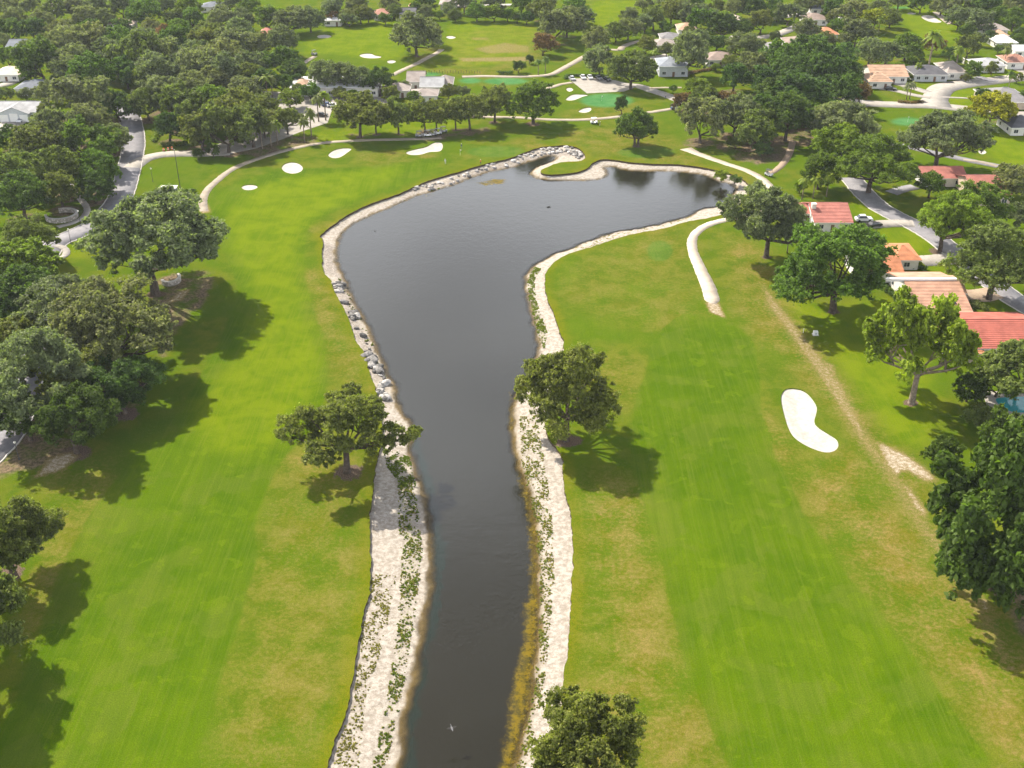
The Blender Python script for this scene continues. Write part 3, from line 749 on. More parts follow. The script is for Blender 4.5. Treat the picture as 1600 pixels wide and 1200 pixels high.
# ------------------------------------------------------------------ the ground: one sheet, cut along shore and bunkers
def build_ground():
    NX, NY = 640, 660
    ys = 62.0 * (800.0 / 62.0) ** (np.arange(NY) / (NY - 1))
    gx = np.linspace(-1, 1, NX)
    Xg = (gx[None, :] * (48.0 + 0.50 * ys)[:, None])
    Yg = np.repeat(ys[:, None], NX, 1)
    X, Y = Xg.ravel(), Yg.ravel()
    idx = np.arange(NX * NY).reshape(NY, NX)
    a, b, c, d = idx[:-1, :-1].ravel(), idx[:-1, 1:].ravel(), idx[1:, 1:].ravel(), idx[1:, :-1].ravel()
    T = np.concatenate([np.stack([a, b, c], 1), np.stack([a, c, d], 1)])
    rs = np.random.RandomState(3)

    def wob(x, y, sc, seed):      # cheap smooth noise
        r = np.random.RandomState(seed)
        v = 0
        for k in range(6):
            th, ph = r.uniform(0, 6.28, 2)
            fq = sc * r.uniform(0.6, 2.0)
            v = v + np.sin((x * math.cos(th) + y * math.sin(th)) * fq + ph)
        return v / 6
    jit = 0.28 * wob(X, Y, 1.1, 1) + 0.22 * wob(X, Y, 2.8, 2)
    sdE = sdist(E_POLY, X, Y, 40) + jit
    sdW = sdist(W_POLY, X, Y, 40) + 1.0 * wob(X, Y, 0.9, 5) * 0.6 + 0.35 * wob(X, Y, 2.7, 6)
    bsd = [sdist(p, X, Y, 6) for p, _ in BUNKERS]
    cut = sdE.copy()
    for q in bsd: cut = np.minimum(cut, q)

    # masks
    fair = np.zeros_like(X); dry = fair.copy(); bare = fair.copy(); mulch = fair.copy(); turq = fair.copy(); litter = fair.copy(); lush = fair.copy()
    for pts, soft, amt in FAIRWAYS:
        soft = soft * 0.4
        s = sdist(catmull(PP(pts), 3, True), X, Y, 15) + 0.5 * wob(X, Y, 0.25, 8)
        fair = np.maximum(fair, amt * sstep(soft, -soft, s))
    for poly in GREENS_SUBTLE:
        q = sdist(poly, X, Y, 8)
        fair = fair * (1 - 0.8 * sstep(4.5, 3.0, q))
        fair = np.maximum(fair, 0.9 * sstep(0.5, -0.5, q)); turq = np.maximum(turq, 0.16 * sstep(0.5, -0.5, q))
    for poly in TURQ:
        turq = np.maximum(turq, 0.85 * sstep(1.5, -2.0, sdist(poly, X, Y, 8)))
    for pts in LUSH:
        lush = np.maximum(lush, sstep(3.5, -3.5, sdist(catmull(PP(pts), 3, True), X, Y, 10)))
    for pts, soft, amt in DRYS:
        dry = np.maximum(dry, amt * sstep(soft, -soft, sdist(catmull(PP(pts), 3, True), X, Y, 20) + 2.0 * wob(X, Y, 0.2, 11)))
    for pts, soft, amt in BARES:
        bare = np.maximum(bare, amt * sstep(soft, -soft, sdist(PP(pts), X, Y, 8)))
    for pts in LITTER:
        litter = np.maximum(litter, 0.60 * sstep(3.0, -3.0, sdist(catmull(PP(pts), 3, True), X, Y, 10)))
    for t in TREES:
        r = max(t['mulch'], 0.1)
        R = t['W'] * 0.5
        sel = np.nonzero((abs(X - t['p'][0]) < R + 3) & (abs(Y - t['p'][1]) < R + 3))[0]
        dd = np.hypot(X[sel] - t['p'][0], Y[sel] - t['p'][1])
        dq = dd + 1.1 * wob(X[sel], Y[sel], 0.9, 61) + 0.5 * wob(X[sel], Y[sel], 2.4, 62)
        if t['mulch'] > 0: mulch[sel] = np.maximum(mulch[sel], sstep(r * 1.45, r * 0.3, dq) * 0.85)
        if t['litter'] > 0: litter[sel] = np.maximum(litter[sel], t['litter'] * 0.66 * sstep(R * 0.95, R * 0.4, dd))
    edge = sstep(3.2, 0.4, sdE) * (0.5 + 0.5 * sstep(-0.2, 0.4, wob(X, Y, 0.12, 20)))
    fair = fair * (1 - 0.7 * edge)
    A = np.stack([fair, dry * (1 - 0.65 * fair), bare, mulch], 1)
    B = np.stack([turq, litter * (1 - fair), edge * 0.6, lush], 1)

    def clip(T, phi, attrs):
        """keep phi > 0; returns vertex ids array source, new coordinates and triangles"""
        ins = phi[T] > 0
        cnt = ins.sum(1)
        full = T[cnt == 3]
        out_tris, seg = [full], []
        base = len(phi)
        keys, newids = {}, []
        part = T[(cnt == 1) | (cnt == 2)]
        pin = phi[part] > 0
        one = pin.sum(1) == 1
        def rot(tr, flag):
            k = np.argmax(flag, 1)
            return np.stack([tr[np.arange(len(tr)), (k + j) % 3] for j in range(3)], 1)
        t1 = rot(part[one], pin[one])          # vertex 0 inside
        t2 = rot(part[~one], ~pin[~one])       # vertex 0 outside
        e = np.concatenate([t1[:, [0, 1]], t1[:, [0, 2]], t2[:, [1, 0]], t2[:, [2, 0]]])   # inside, outside
        es = np.sort(e, 1)
        code = es[:, 0].astype(np.int64) * base + es[:, 1]
        u, inv = np.unique(code, return_inverse=True)
        ea, eb = (u // base).astype(int), (u % base).astype(int)
        w = phi[ea] / (phi[ea] - phi[eb])
        nid = base + inv
        n1, n2 = len(t1), len(t2)
        p, q = nid[:n1], nid[n1:2 * n1]
        r, s = nid[2 * n1:2 * n1 + n2], nid[2 * n1 + n2:]
        out_tris += [np.stack([t1[:, 0], p, q], 1), np.stack([r, t2[:, 1], t2[:, 2]], 1), np.stack([r, t2[:, 2], s], 1)]
        segs = np.concatenate([np.stack([q, p], 1), np.stack([r, s], 1)])
        TT = np.concatenate(out_tris)
        res = [np.concatenate([a_, a_[ea] * (1 - (w if a_.ndim == 1 else w[:, None])) + a_[eb] * (w if a_.ndim == 1 else w[:, None])]) for a_ in attrs]
        used, inv2 = np.unique(np.concatenate([TT.ravel(), segs.ravel()]), return_inverse=True)
        TT2 = inv2[:TT.size].reshape(-1, 3)
        S2 = inv2[TT.size:].reshape(-1, 2)
        return [a_[used] for a_ in res], TT2, S2

    # dry land
    (gX, gY, gA, gB), GT, _ = clip(T, cut, [X, Y, A, B])
    n0 = len(gX)
    gz = 0.0 * gX
    V = np.stack([gX, gY, gz], 1)
    # far skirt to the horizon
    l0, l1 = (-(48 + .5 * ys[0]), ys[0]), (-(48 + .5 * ys[-1]), ys[-1])
    r0, r1 = (-l0[0], l0[1]), (-l1[0], l1[1])
    sk = np.array([(*l0, 0), (*r0, 0), (*r1, 0), (*l1, 0), (-2500, -1200, 0), (2500, -1200, 0), (2500, 3500, 0), (-2500, 3500, 0)])
    kf = []
    for i in range(4):
        j = (i + 1) % 4
        kf += [(n0 + i, n0 + 4 + i, n0 + 4 + j), (n0 + i, n0 + 4 + j, n0 + j)]
    V = np.concatenate([V, sk])
    GT = np.concatenate([GT, np.array(kf)])
    gA = np.concatenate([gA, np.zeros((8, 4))]); gB = np.concatenate([gB, np.zeros((8, 4))])
    g = link('ground', npmesh('ground', V, GT, {'maskA': ('FLOAT_COLOR', gA), 'maskB': ('FLOAT_COLOR', gB)}), None, M['turf'])
    tag(g, 'green and dry golf course turf around the pond', None, None, 'structure')

    # bank and bed of the pond
    rough_n = 0.10 * wob(X, Y, 1.6, 31) + 0.06 * wob(X, Y, 4.2, 32)
    dE = np.maximum(-sdE, 0.0)
    drop = 0.55
    t = dE / np.maximum(dE + np.maximum(sdW, 0), 1e-3)
    zb = np.where(sdW > 0, -drop - (-WATER_Z - drop) * t, WATER_Z - np.minimum(0.42 * -sdW, 3.2))
    zb = zb + rough_n * sstep(0.0, 0.6, dE)
    weedm = np.zeros_like(X)
    for pts, amt in WEED_ZONES:
        weedm = np.maximum(weedm, amt * sstep(1.2, -1.2, sdist(PP(pts, -0.9), X, Y, 6)))
    rocky = np.zeros_like(X)
    for pts in ROCK_ZONES:
        rocky = np.maximum(rocky, sstep(1.0, -1.0, sdist(PP(pts, -0.6), X, Y, 6)))
    wet = sstep(0.45, -0.2, sdW)
    algp = sdist(PP(ALGAE_R, WATER_Z), X, Y, 10)
    algae = sstep(1.4, -2.0, algp)
    for pts in ALGAE_X: algae = np.maximum(algae, 0.8 * sstep(1.5, -2.0, sdist(PP(pts, WATER_Z), X, Y, 8)))
    algl = sstep(2.0, -2.0, sdist(PP(ALGAE_L, WATER_Z), X, Y, 10))
    bA = np.stack([weedm, wet, np.maximum(algae, 0.5 * algl), rocky], 1)
    (bX, bY, bz, bAA), BT, BS = clip(T, -sdE, [X, Y, zb, bA])
    nb = len(bX)
    bk = link('shore', npmesh('shore', np.stack([bX, bY, bz], 1), BT, {'maskA': ('FLOAT_COLOR', bAA)}), None, M['bank'])
    tag(bk, 'pale sandy shore and bed of the pond', None, None, 'structure')
    # cut turf edge above the sand
    ss_ = np.unique(BS.ravel(), return_inverse=True)
    ids = ss_[0]; inv = ss_[1].reshape(-1, 2)
    top = np.stack([bX[ids], bY[ids], np.zeros(len(ids))], 1)
    bot = np.stack([bX[ids], bY[ids], np.full(len(ids), -drop - 0.15)], 1)
    k = len(ids)
    lip = link('turf_edge', npmesh('turf_edge', np.concatenate([top, bot]), np.stack([inv[:, 0], inv[:, 1], inv[:, 1] + k, inv[:, 0] + k], 1)), None, M['soil'])
    tag(lip, 'dark cut edge of turf above the sand', None, None, 'structure')
    # water surface
    wd = sstep(-0.2, 2.2, -sdW)
    wA = np.stack([wd, algae, algl, np.zeros_like(wd)], 1)
    (wX, wY, wAA), WT, _ = clip(T, 1.5 - sdW, [X, Y, wA])
    w = link('water', npmesh('water', np.stack([wX, wY, np.full(len(wX), WATER_Z)], 1), WT, {'maskA': ('FLOAT_COLOR', wAA)}, True), None, M['water'])
    tag(w, 'calm grey brown pond narrowing to a channel', None, None, 'structure')
    # bunkers
    for (poly, lab), q in zip(BUNKERS, bsd):
        near = T[(q[T] < 2.0).any(1)]
        zz = -0.22 - 0.55 * sstep(0.0, 4.5, -q) + 0.10 * wob(X, Y, 0.9, 44) * sstep(0, 2, -q)
        (qX, qY, qz), QT, QS = clip(near, -q, [X, Y, zz])
        u, inv = np.unique(QS.ravel(), return_inverse=True)
        inv = inv.reshape(-1, 2)
        n1 = len(qX)
        rim = np.stack([qX[u], qY[u], np.zeros(len(u))], 1)
        VV = np.concatenate([np.stack([qX, qY, qz], 1), rim])
        bo = link('sand_bunker', npmesh('sand_bunker', VV, QT, None, True), None, M['sand'])
        tag(bo, lab, None, 'sand bunkers of the golf course', 'structure')
        k = len(u)
        LV = np.concatenate([rim, np.stack([qX[u], qY[u], qz[u] - 0.02], 1)])
        lo = link('bunker_lip', npmesh('bunker_lip', LV, np.stack([inv[:, 0], inv[:, 1], inv[:, 1] + k, inv[:, 0] + k], 1)), bo, M['lip'])

M['lip'] = plain('bunker_turf_lip', (0.11, 0.15, 0.02), 0.95, 0.1, var=0.4, scale=3.0)
WEED_ZONES = [
 ([(622,735),(640,735),(652,790),(660,860),(648,960),(640,1010),(628,1080),(615,1140),(600,1210),(580,1210),(600,1120),(612,1040),(622,960),(628,880),(622,800)], 0.62),
 ([(596,700),(640,712),(650,760),(628,760),(605,730)], 0.3),
 ([(845,420),(835,440),(838,470),(848,500),(855,520),(850,545),(840,520),(828,480),(824,440),(835,415)], 0.75),
 ([(880,385),(940,368),(1000,355),(1080,335),(1080,342),(1000,362),(900,395)], 0.25),
 ([(545,352),(585,330),(640,308),(700,288),(700,294),(640,312),(585,336),(550,352)], 0.75),
 ([(530,435),(550,465),(566,495),(585,540),(600,575),(604,590),(594,585),(575,540),(560,505),(540,470)], 0.6),
 ([(812,650),(838,650),(850,720),(862,800),(866,900),(858,1000),(845,1100),(820,1200),(805,1200),(828,1100),(842,1000),(844,900),(832,790),(815,720)], 0.42),
 ([(560,900),(620,900),(600,1000),(570,1100),(560,1200),(520,1200),(555,1080)], 0.28),
]
ROCK_ZONES = [[(506,380),(524,380),(524,410),(534,436),(508,425)], [(640,300),(800,248),(905,232),(912,245),(870,240),(800,260),(700,288)],
              [(520,440),(540,450),(600,590),(585,590)]]
ALGAE_X = [[(742,285),(770,279),(794,279),(786,288),(756,291)], [(640,312),(665,304),(688,300),(670,308)], [(955,262),(975,268),(1000,270),(980,264)]]
ALGAE_R = [(795,600),(806,640),(804,680),(812,720),(826,760),(838,800),(844,850),(846,950),(842,1020),(836,1080),(826,1130),(808,1210),(780,1300),(745,1300),(775,1200),(788,1150),(796,1080),(812,1010),(822,930),(826,870),(824,820),(814,770),(805,730),(800,700),(794,660)]
ALGAE_L = [(640,690),(652,730),(662,770),(672,820),(674,900),(672,930),(662,980),(654,1020),(650,1055),(640,1090),(630,1130),(626,1160),(618,1230),(600,1300),(640,1300),(650,1210),(655,1130),(664,1080),(676,1030),(690,960),(700,900),(698,850),(688,790),(676,740),(662,700),(648,660)]
build_ground()

# ------------------------------------------------------------------ roads, paths, car parks
ZL = [0.020]
def ribbon(name, pts, width, mat, label, kerb=False, kind='structure', n=10):
    """pts: (x, y[, width]) pixels of the centre line"""
    c = catmull(PP([(p[0], p[1]) for p in pts]), n)
    ws = np.interp(np.linspace(0, len(pts) - 1, len(c)), np.arange(len(pts)), [p[2] if len(p) > 2 else width for p in pts])
    t = np.gradient(c, axis=0)
    t /= np.linalg.norm(t, axis=1)[:, None]
    nrm = np.stack([-t[:, 1], t[:, 0]], 1)
    rs = np.random.RandomState(int(abs(pts[0][0] * 7 + pts[0][1])) % 9999)
    wig = 0.06 * rs.randn(len(c), 2)
    L, R = c + nrm * (ws / 2 + wig[:, 0])[:, None], c - nrm * (ws / 2 + wig[:, 1])[:, None]
    ZL[0] += 0.004
    z = ZL[0]
    k = len(c)
    V = np.concatenate([np.c_[L, np.full(k, z)], np.c_[R, np.full(k, z)], np.c_[L, np.full(k, -0.15)], np.c_[R, np.full(k, -0.15)]])
    i = np.arange(k - 1)
    F = np.concatenate([np.stack([i, i + k, i + k + 1, i + 1], 1)[:, ::1], np.stack([i + 1, i + 1 + 2 * k, i + 2 * k, i], 1), np.stack([i + k, i + 3 * k, i + 1 + 3 * k, i + 1 + k], 1)])
    o = link(name, npmesh(name, V, F), None, mat)
    tag(o, label, None, None, kind)
    if kerb:
        for s, e in ((1, L), (-1, R)):
            o1, o2 = e + s * nrm * 0.02, e + s * nrm * 0.34
            V = np.concatenate([np.c_[o1, np.full(k, -0.1)], np.c_[o1, np.full(k, 0.13)], np.c_[o2, np.full(k, 0.13)], np.c_[o2, np.full(k, -0.1)]])
            F = np.concatenate([np.stack([i + q * k, i + 1 + q * k, i + 1 + (q + 1) * k, i + (q + 1) * k], 1) for q in range(3)])
            link('kerb', npmesh('kerb', V, F), o, M['kerb'])
    return o

def pad(name, pts, mat, label, smooth=0):
    q = PP(pts)
    if smooth: q = catmull(q, smooth, True)
    ZL[0] += 0.004
    o = MB().prism([tuple(a) for a in q], -0.1, ZL[0]).obj(name, mat)
    # outline drawn clockwise or not, normals face up
    bm = bmesh.new(); bm.from_mesh(o.data); bmesh.ops.recalc_face_normals(bm, faces=bm.faces); bm.to_mesh(o.data); bm.free()
    return tag(o, label, None, None, 'structure')

ribbon('cart_path', [(319,330,2.6),(317,315),(322,300),(335,286),(362,265),(400,249),(450,234),(500,224),(550,220),(610,218),(655,217),(690,215)], 2.6, M['path'], 'pale cart path curving round the left fairway top')
ribbon('cart_path', [(735,182),(775,183),(815,184),(860,187),(912,187),(962,183),(1012,176),(1058,169)], 2.9, M['path'], 'pale cart path passing the turquoise green')
ribbon('cart_path', [(1071,232,5.0),(1080,236,3.8),(1095,242,3.2),(1132,255),(1165,266),(1187,277),(1200,288),(1207,300),(1208,315),(1195,328),(1160,338),(1128,345),(1110,350,2.8),(1093,359,2.7),(1082,373,2.7),(1083,393,2.9),(1094,420,3.4),(1106,446,3.9),(1112,466,4.0),(1113.5,471,3.2),(1114.5,474.5,1.2)], 2.8, M['pathpink'], 'bright cart path winding round the right shore')
ribbon('cart_path', [(1200,272,2.6),(1215,264),(1228,250),(1236,232),(1238,220)], 2.4, M['brickpave'], 'brown cart path branch leading up under oaks')
ribbon('cart_path', [(722,120),(760,119),(800,120),(835,119),(862,116),(882,106),(900,96),(925,83),(950,78),(968,78),(972,74),(985,68),(1000,64)], 3.4, M['path'], 'pale cart path behind the practice green')
ribbon('cart_path', [(840,140),(860,137),(876,132),(894,129)], 2.6, M['path'], 'short cart path joining the small car park')
ribbon('cart_path', [(612,118),(630,109),(650,100),(668,90),(684,82),(690,77)], 2.8, M['path'], 'straight cart path leading to the lone far oak')
ribbon('cart_path', [(468,103),(480,95),(492,88)], 2.6, M['path'], 'short grey cart path at the far left fairway')
ribbon('road', [(-70,760),(-20,712),(8,680),(30,630),(45,560),(52,500),(60,430),(80,385),(120,365),(150,350),(172,330),(188,308),(196,285),(203,258),(208,235),(209,215),(206,198),(203,184),(196,165)], 7.4, M['asphalt'], 'grey asphalt entrance road between the oaks', True)
ribbon('road', [(206,262),(225,249),(252,242),(285,240),(320,240),(360,238)], 6.4, M['concrete'], 'pale entrance drive to the clubhouse car park', False)
pad('car_park', [(385,142),(505,146),(560,150),(600,152),(615,160),(560,166),(520,168),(512,192),(470,206),(440,218),(400,232),(350,242),(310,242),(380,205),(372,165)], M['concrete'], 'pale clubhouse car park beneath the trees')
pad('car_park', [(888,123),(925,122),(962,126),(998,134),(975,143),(917,146)], M['concrete'], 'small pale car park above the turquoise green')
ribbon('road', [(985,133),(1000,135),(1020,142),(1042,149),(1062,157),(1085,165)], 5.4, M['concrete'], 'grey service road right of the small car park')
ribbon('cart_path', [(1014,138),(1040,137),(1065,137)], 2.0, M['path'], 'short garden path right of the service road')
ribbon('driveway', [(988,104),(1000,98),(1018,92),(1045,86)], 5.5, M['concrete'], 'pale driveway of the grey house')
ribbon('driveway', [(1005,106),(1020,105),(1040,104)], 2.5, M['concrete'], 'pale front walk of the grey house')
ribbon('cart_path', [(975,155),(975,154)], 0.5, M['path'], 'stub of path') if False else None
ribbon('road', [(1290,158),(1320,158),(1362,162),(1410,164),(1455,165),(1507,170),(1560,176),(1620,180)], 8.5, M['concrete'], 'pale street below the right hand houses', False)
ribbon('road', [(1458,166,14.0),(1461,156,10.0),(1464,148,10.0),(1474,138,11.0),(1500,132,11.0),(1535,128,10.0),(1570,124,10.0),(1620,118,10.0)], 9.5, M['concrete'], 'pale street curving between the right hand houses', False)
ribbon('driveway', [(1400,130),(1425,137),(1452,145)], 4.5, M['concrete'], 'driveway of the tan roofed house')
ribbon('driveway', [(1375,138),(1400,142),(1430,149),(1455,153)], 3.6, M['concrete'], 'second driveway of the tan roofed house')
ribbon('pavement', [(1470,152),(1500,153),(1525,155)], 1.8, M['concrete'], 'pavement across the corner lawn')
ribbon('driveway', [(1490,120),(1505,125),(1512,130)], 5.5, M['concrete'], 'driveway of the dark roofed house')
ribbon('driveway', [(1525,120),(1545,125),(1560,127)], 4.5, M['asphalt'], 'dark driveway beside the round lawn tree')
ribbon('driveway', [(1585,107),(1600,112),(1620,116)], 4.0, M['concrete'], 'driveway of the brown roofed house')
ribbon('road', [(1330,278),(1348,300),(1372,322),(1400,338),(1430,353),(1462,372),(1488,392),(1530,425),(1580,465),(1640,500)], 6.8, M['asphalt'], 'grey asphalt lane behind the red roofed houses', True)
ribbon('driveway', [(1352,352),(1380,350),(1410,349),(1428,350)], 5.5, M['concrete'], 'driveway with the white car')
ribbon('driveway', [(1438,408),(1460,407),(1480,405),(1492,404)], 7.0, M['concrete'], 'driveway of the orange roofed house')
ribbon('driveway', [(1505,462),(1530,462),(1555,458)], 7.0, M['brickpave'], 'brown brick driveway of the tan tiled house')
ribbon('driveway', [(1392,302),(1410,296),(1430,292)], 4.5, M['asphalt'], 'dark driveway under the arching oak')
ribbon('road', [(1330,216),(1360,218),(1390,224),(1420,230),(1500,248),(1560,260)], 4.0, M['asphalt'], 'narrow grey lane behind the mossy oak')
ribbon('cart_path', [(1505,250),(1535,254),(1558,260)], 2.4, M['path'], 'pale path end above the red roofed house pair')
ribbon('pavement', [(20,500),(40,460),(62,430),(85,410),(103,398),(100,388),(85,384)], 2.0, M['concrete'], 'curved pavement left of the entrance road')
ribbon('pavement', [(90,355),(115,348),(132,338),(136,326),(128,314),(115,300),(108,285)], 2.0, M['concrete'], 'curved pavement round the stone planter wall')
ribbon('road', [(1195,30),(1230,26),(1270,20),(1320,16)], 6.0, M['concrete'], 'far pale street among the top right houses')
ribbon('road', [(1140,58),(1170,60),(1210,55),(1250,40),(1262,34)], 6.0, M['concrete'], 'far pale street right of centre')
ribbon('road', [(690,10),(740,9),(800,8)], 6.0, M['concrete'], 'far pale street at the top')
ribbon('cart_path', [(1462,19),(1470,26),(1480,34),(1486,38)], 3.4, M['path'], 'far pale path beside the long bunker')
ribbon('driveway', [(0,205),(25,190),(48,182)], 9.0, M['concrete'], 'pale driveway before the three garage doors')
ribbon('driveway', [(-20,138),(10,132),(20,126)], 6.0, M['concrete'], 'pale driveway of the white house at left edge')
pad('mud_flat', [(868,246),(880,240),(898,238),(908,243),(905,249),(885,251),(870,252)], M['soil'], 'muddy corner of the pond') if False else None

# ------------------------------------------------------------------ tree shapes
def leaf_material():
    n = NT('foliage')
    oi = n.n('ShaderNodeObjectInfo')
    lv = n.attr('leafvar').outputs['Fac']
    c = n.mix(lv, (0.42, 0.45, 0.42), (1.65, 1.58, 1.40))
    c = n.mix(1.0, c, oi.outputs['Color'], 'MULTIPLY')
    big = n.noise(0.5, 3, 0.6)
    c = n.mix(n.math('MULTIPLY', n.ss(big, 0.45, 0.7), 0.45), c, n.mix(1.0, c, (1.5, 1.5, 1.2), 'MULTIPLY'))
    d = n.bsdf(c, 0.6, 0.15)
    tr = n.n('ShaderNodeBsdfTranslucent')
    n.put(tr.inputs['Color'], n.mix(1.0, c, (1.25, 1.45, 0.55), 'MULTIPLY'))
    mx = n.n('ShaderNodeMixShader'); mx.inputs[0].default_value = 0.42
    n.t.links.new(d, mx.inputs[1]); n.t.links.new(tr.outputs[0], mx.inputs[2])
    return n.done(mx.outputs[0])
M['leaf'] = leaf_material()
M['bark'] = plain('oak_bark', (0.075, 0.058, 0.043), 0.95, 0.15, var=0.45, scale=1.6, bump=0.5)
M['palebark'] = plain('pale_bark', (0.21, 0.165, 0.12), 0.95, 0.15, var=0.35, scale=1.6, bump=0.5)

def unit(v): return v / (np.linalg.norm(v, axis=-1, keepdims=True) + 1e-9)

def leaves(rng, centres, radii, per, size, up=0.45, flat=0.78, cvar=None):
    """leaf sprays on clumps: two crossed quarters of a rhombus per spray"""
    cs = np.repeat(centres, per, 0); rs = np.repeat(radii, per)
    cv = np.repeat(cvar if cvar is not None else rng.uniform(-.15, .15, len(centres)), per)
    m = len(cs)
    d = unit(rng.normal(size=(m, 3)))
    d[:, 2] = np.where(rng.rand(m) < 0.72, np.abs(d[:, 2]), d[:, 2])
    rad = rs * np.minimum(np.abs(rng.normal(0.62, 0.34, m)), 1.5)
    p = cs + d * rad[:, None] * np.array([1, 1, flat])
    nr = unit(d + np.array([0, 0, up]) + 0.75 * rng.normal(size=(m, 3)))
    t = unit(np.cross(nr, rng.normal(size=(m, 3))))
    b = np.cross(nr, t)
    s = size * rng.uniform(0.6, 1.35, m)[:, None]
    droop = -0.30 * s * nr
    q = np.stack([p + t * s + droop, p + b * s * 0.62, p - t * s + droop, p - b * s * 0.62], 1)
    V = q.reshape(-1, 3)
    F = np.arange(4 * m).reshape(m, 4)
    hgt = np.clip(0.5 + cv + rng.normal(size=m) * 0.2, 0, 1)
    return V, F, np.repeat(hgt, 4)

def crown(seed, R, H, nclump, nsub, per, size, z0=0.30, low=-0.12, clump=(0.20, 0.30), lopsided=0.22, open_=0.0, limbs=9, trunk_r=0.55, trunks=1, barkm='bark', flat=0.78, gap=None):
    rng = np.random.RandomState(seed)
    ph = rng.uniform(0, 6.28, 3)
    cs, rs = [], []
    tries = 0
    zc = H * (0.36 + 0.10 * (z0 - 0.3))
    while len(cs) < nclump and tries < 6000:
        tries += 1
        az = rng.uniform(0, 2 * math.pi)
        el = math.asin(rng.uniform(low, 0.99))
        k = 1 + lopsided * math.sin(az + ph[0]) * 0.6 + lopsided * math.sin(2 * az + ph[1]) * 0.6 + 0.12 * math.sin(5 * az + ph[2]) + rng.uniform(-.08, .10)
        rr = rng.uniform(0.30, 1.0) ** 0.5
        cr = R * rng.uniform(*clump) * (1.05 - 0.25 * rr)
        hz = (H - zc) if el > 0 else (zc - H * z0) / max(-low, 0.05)
        c = np.array([math.cos(az) * math.cos(el) * (R - cr) * rr * k, math.sin(az) * math.cos(el) * (R - cr) * rr * k, zc + math.sin(el) * (hz - cr * 0.7) * rr])
        if gap is not None and math.hypot(c[0] - gap[0], c[1] - gap[1]) < gap[2]: continue
        if all(np.linalg.norm((c - q) * np.array([1, 1, 1.2])) > (cr + r2) * 0.50 for q, r2 in zip(cs, rs)):
            cs.append(c); rs.append(cr)
    cs, rs = np.array(cs), np.array(rs)
    dm = np.linalg.norm(cs[:, None] - cs[None], axis=2) / (rs[:, None] + rs[None]) + 9 * np.eye(len(cs))
    keep = np.sort(dm, 1)[:, 1] < 0.92          # no clump stands off on its own
    cs, rs = cs[keep], rs[keep]
    # each clump breaks into tufts
    d = unit(rng.normal(size=(len(cs), nsub, 3)))
    d[..., 2] = np.where(rng.rand(len(cs), nsub) < 0.7, np.abs(d[..., 2]), d[..., 2])
    sc = (cs[:, None, :] + d * (rs[:, None, None] * rng.uniform(0.45, 1.12, (len(cs), nsub, 1))) * np.array([1, 1, flat])).reshape(-1, 3)
    sr = (rs[:, None] * rng.uniform(0.22, 0.44, (len(cs), nsub))).ravel()
    cv = (np.repeat(rng.uniform(-.22, .22, len(cs)), nsub) + rng.uniform(-.16, .16, len(sc)))
    V, F, hv = leaves(rng, sc, sr, per, size, cvar=cv, flat=flat)
    hr = np.percentile(np.hypot(V[:, 0], V[:, 1]), 98.0)
    k = R / hr
    V[:, :2] *= k; cs[:, :2] *= k
    kz = H / np.percentile(V[:, 2], 99.7)
    V[:, 2] *= kz; cs[:, 2] *= kz
    me = npmesh('crown', V, F, {'leafvar': ('FLOAT', hv)})
    me.materials.append(M['leaf'])
    # trunk and limbs
    mb = MB()
    order = np.argsort(-np.hypot(cs[:, 0], cs[:, 1]) + rng.uniform(-2, 2, len(cs)))
    for tk in range(trunks):
        ox = (tk - (trunks - 1) / 2) * R * 0.16
        fork = np.array([ox * 1.2 + rng.uniform(-.4, .4), rng.uniform(-.4, .4), H * z0 * 0.72])
        mb.tube([(ox, 0, -0.3), (ox, 0, 0.15), (ox + rng.uniform(-.15, .15), rng.uniform(-.15, .15), fork[2] * 0.45), fork], [trunk_r * 1.7, trunk_r * 1.2, trunk_r, trunk_r * 0.9], 9)
        picks = list(order[tk::trunks][:limbs])
        for j in picks:
            e = cs[j]
            mid = fork * 0.45 + e * 0.55 + np.array([0, 0, -0.10 * np.linalg.norm(e - fork) + rng.uniform(-.3, .6)])
            r0 = trunk_r * rng.uniform(0.42, 0.62)
            mb.tube([fork - np.array([0, 0, .3]), fork * 0.75 + mid * 0.25 + rng.uniform(-.2, .2, 3), mid, mid * 0.5 + e * 0.5 + rng.uniform(-.3, .3, 3), e], [r0, r0 * 0.85, r0 * 0.6, r0 * 0.4, r0 * 0.15], 6)
            near = [i for i in np.argsort(np.linalg.norm(cs - mid, axis=1)) if i not in picks][:2]
            for i in near:
                e2 = cs[i]
                mb.tube([mid, mid * 0.5 + e2 * 0.5 + rng.uniform(-.3, .3, 3), e2], [r0 * 0.45, r0 * 0.3, r0 * 0.1], 5)
    tm = mb.mesh('trunk', M[barkm], True)
    return me, tm

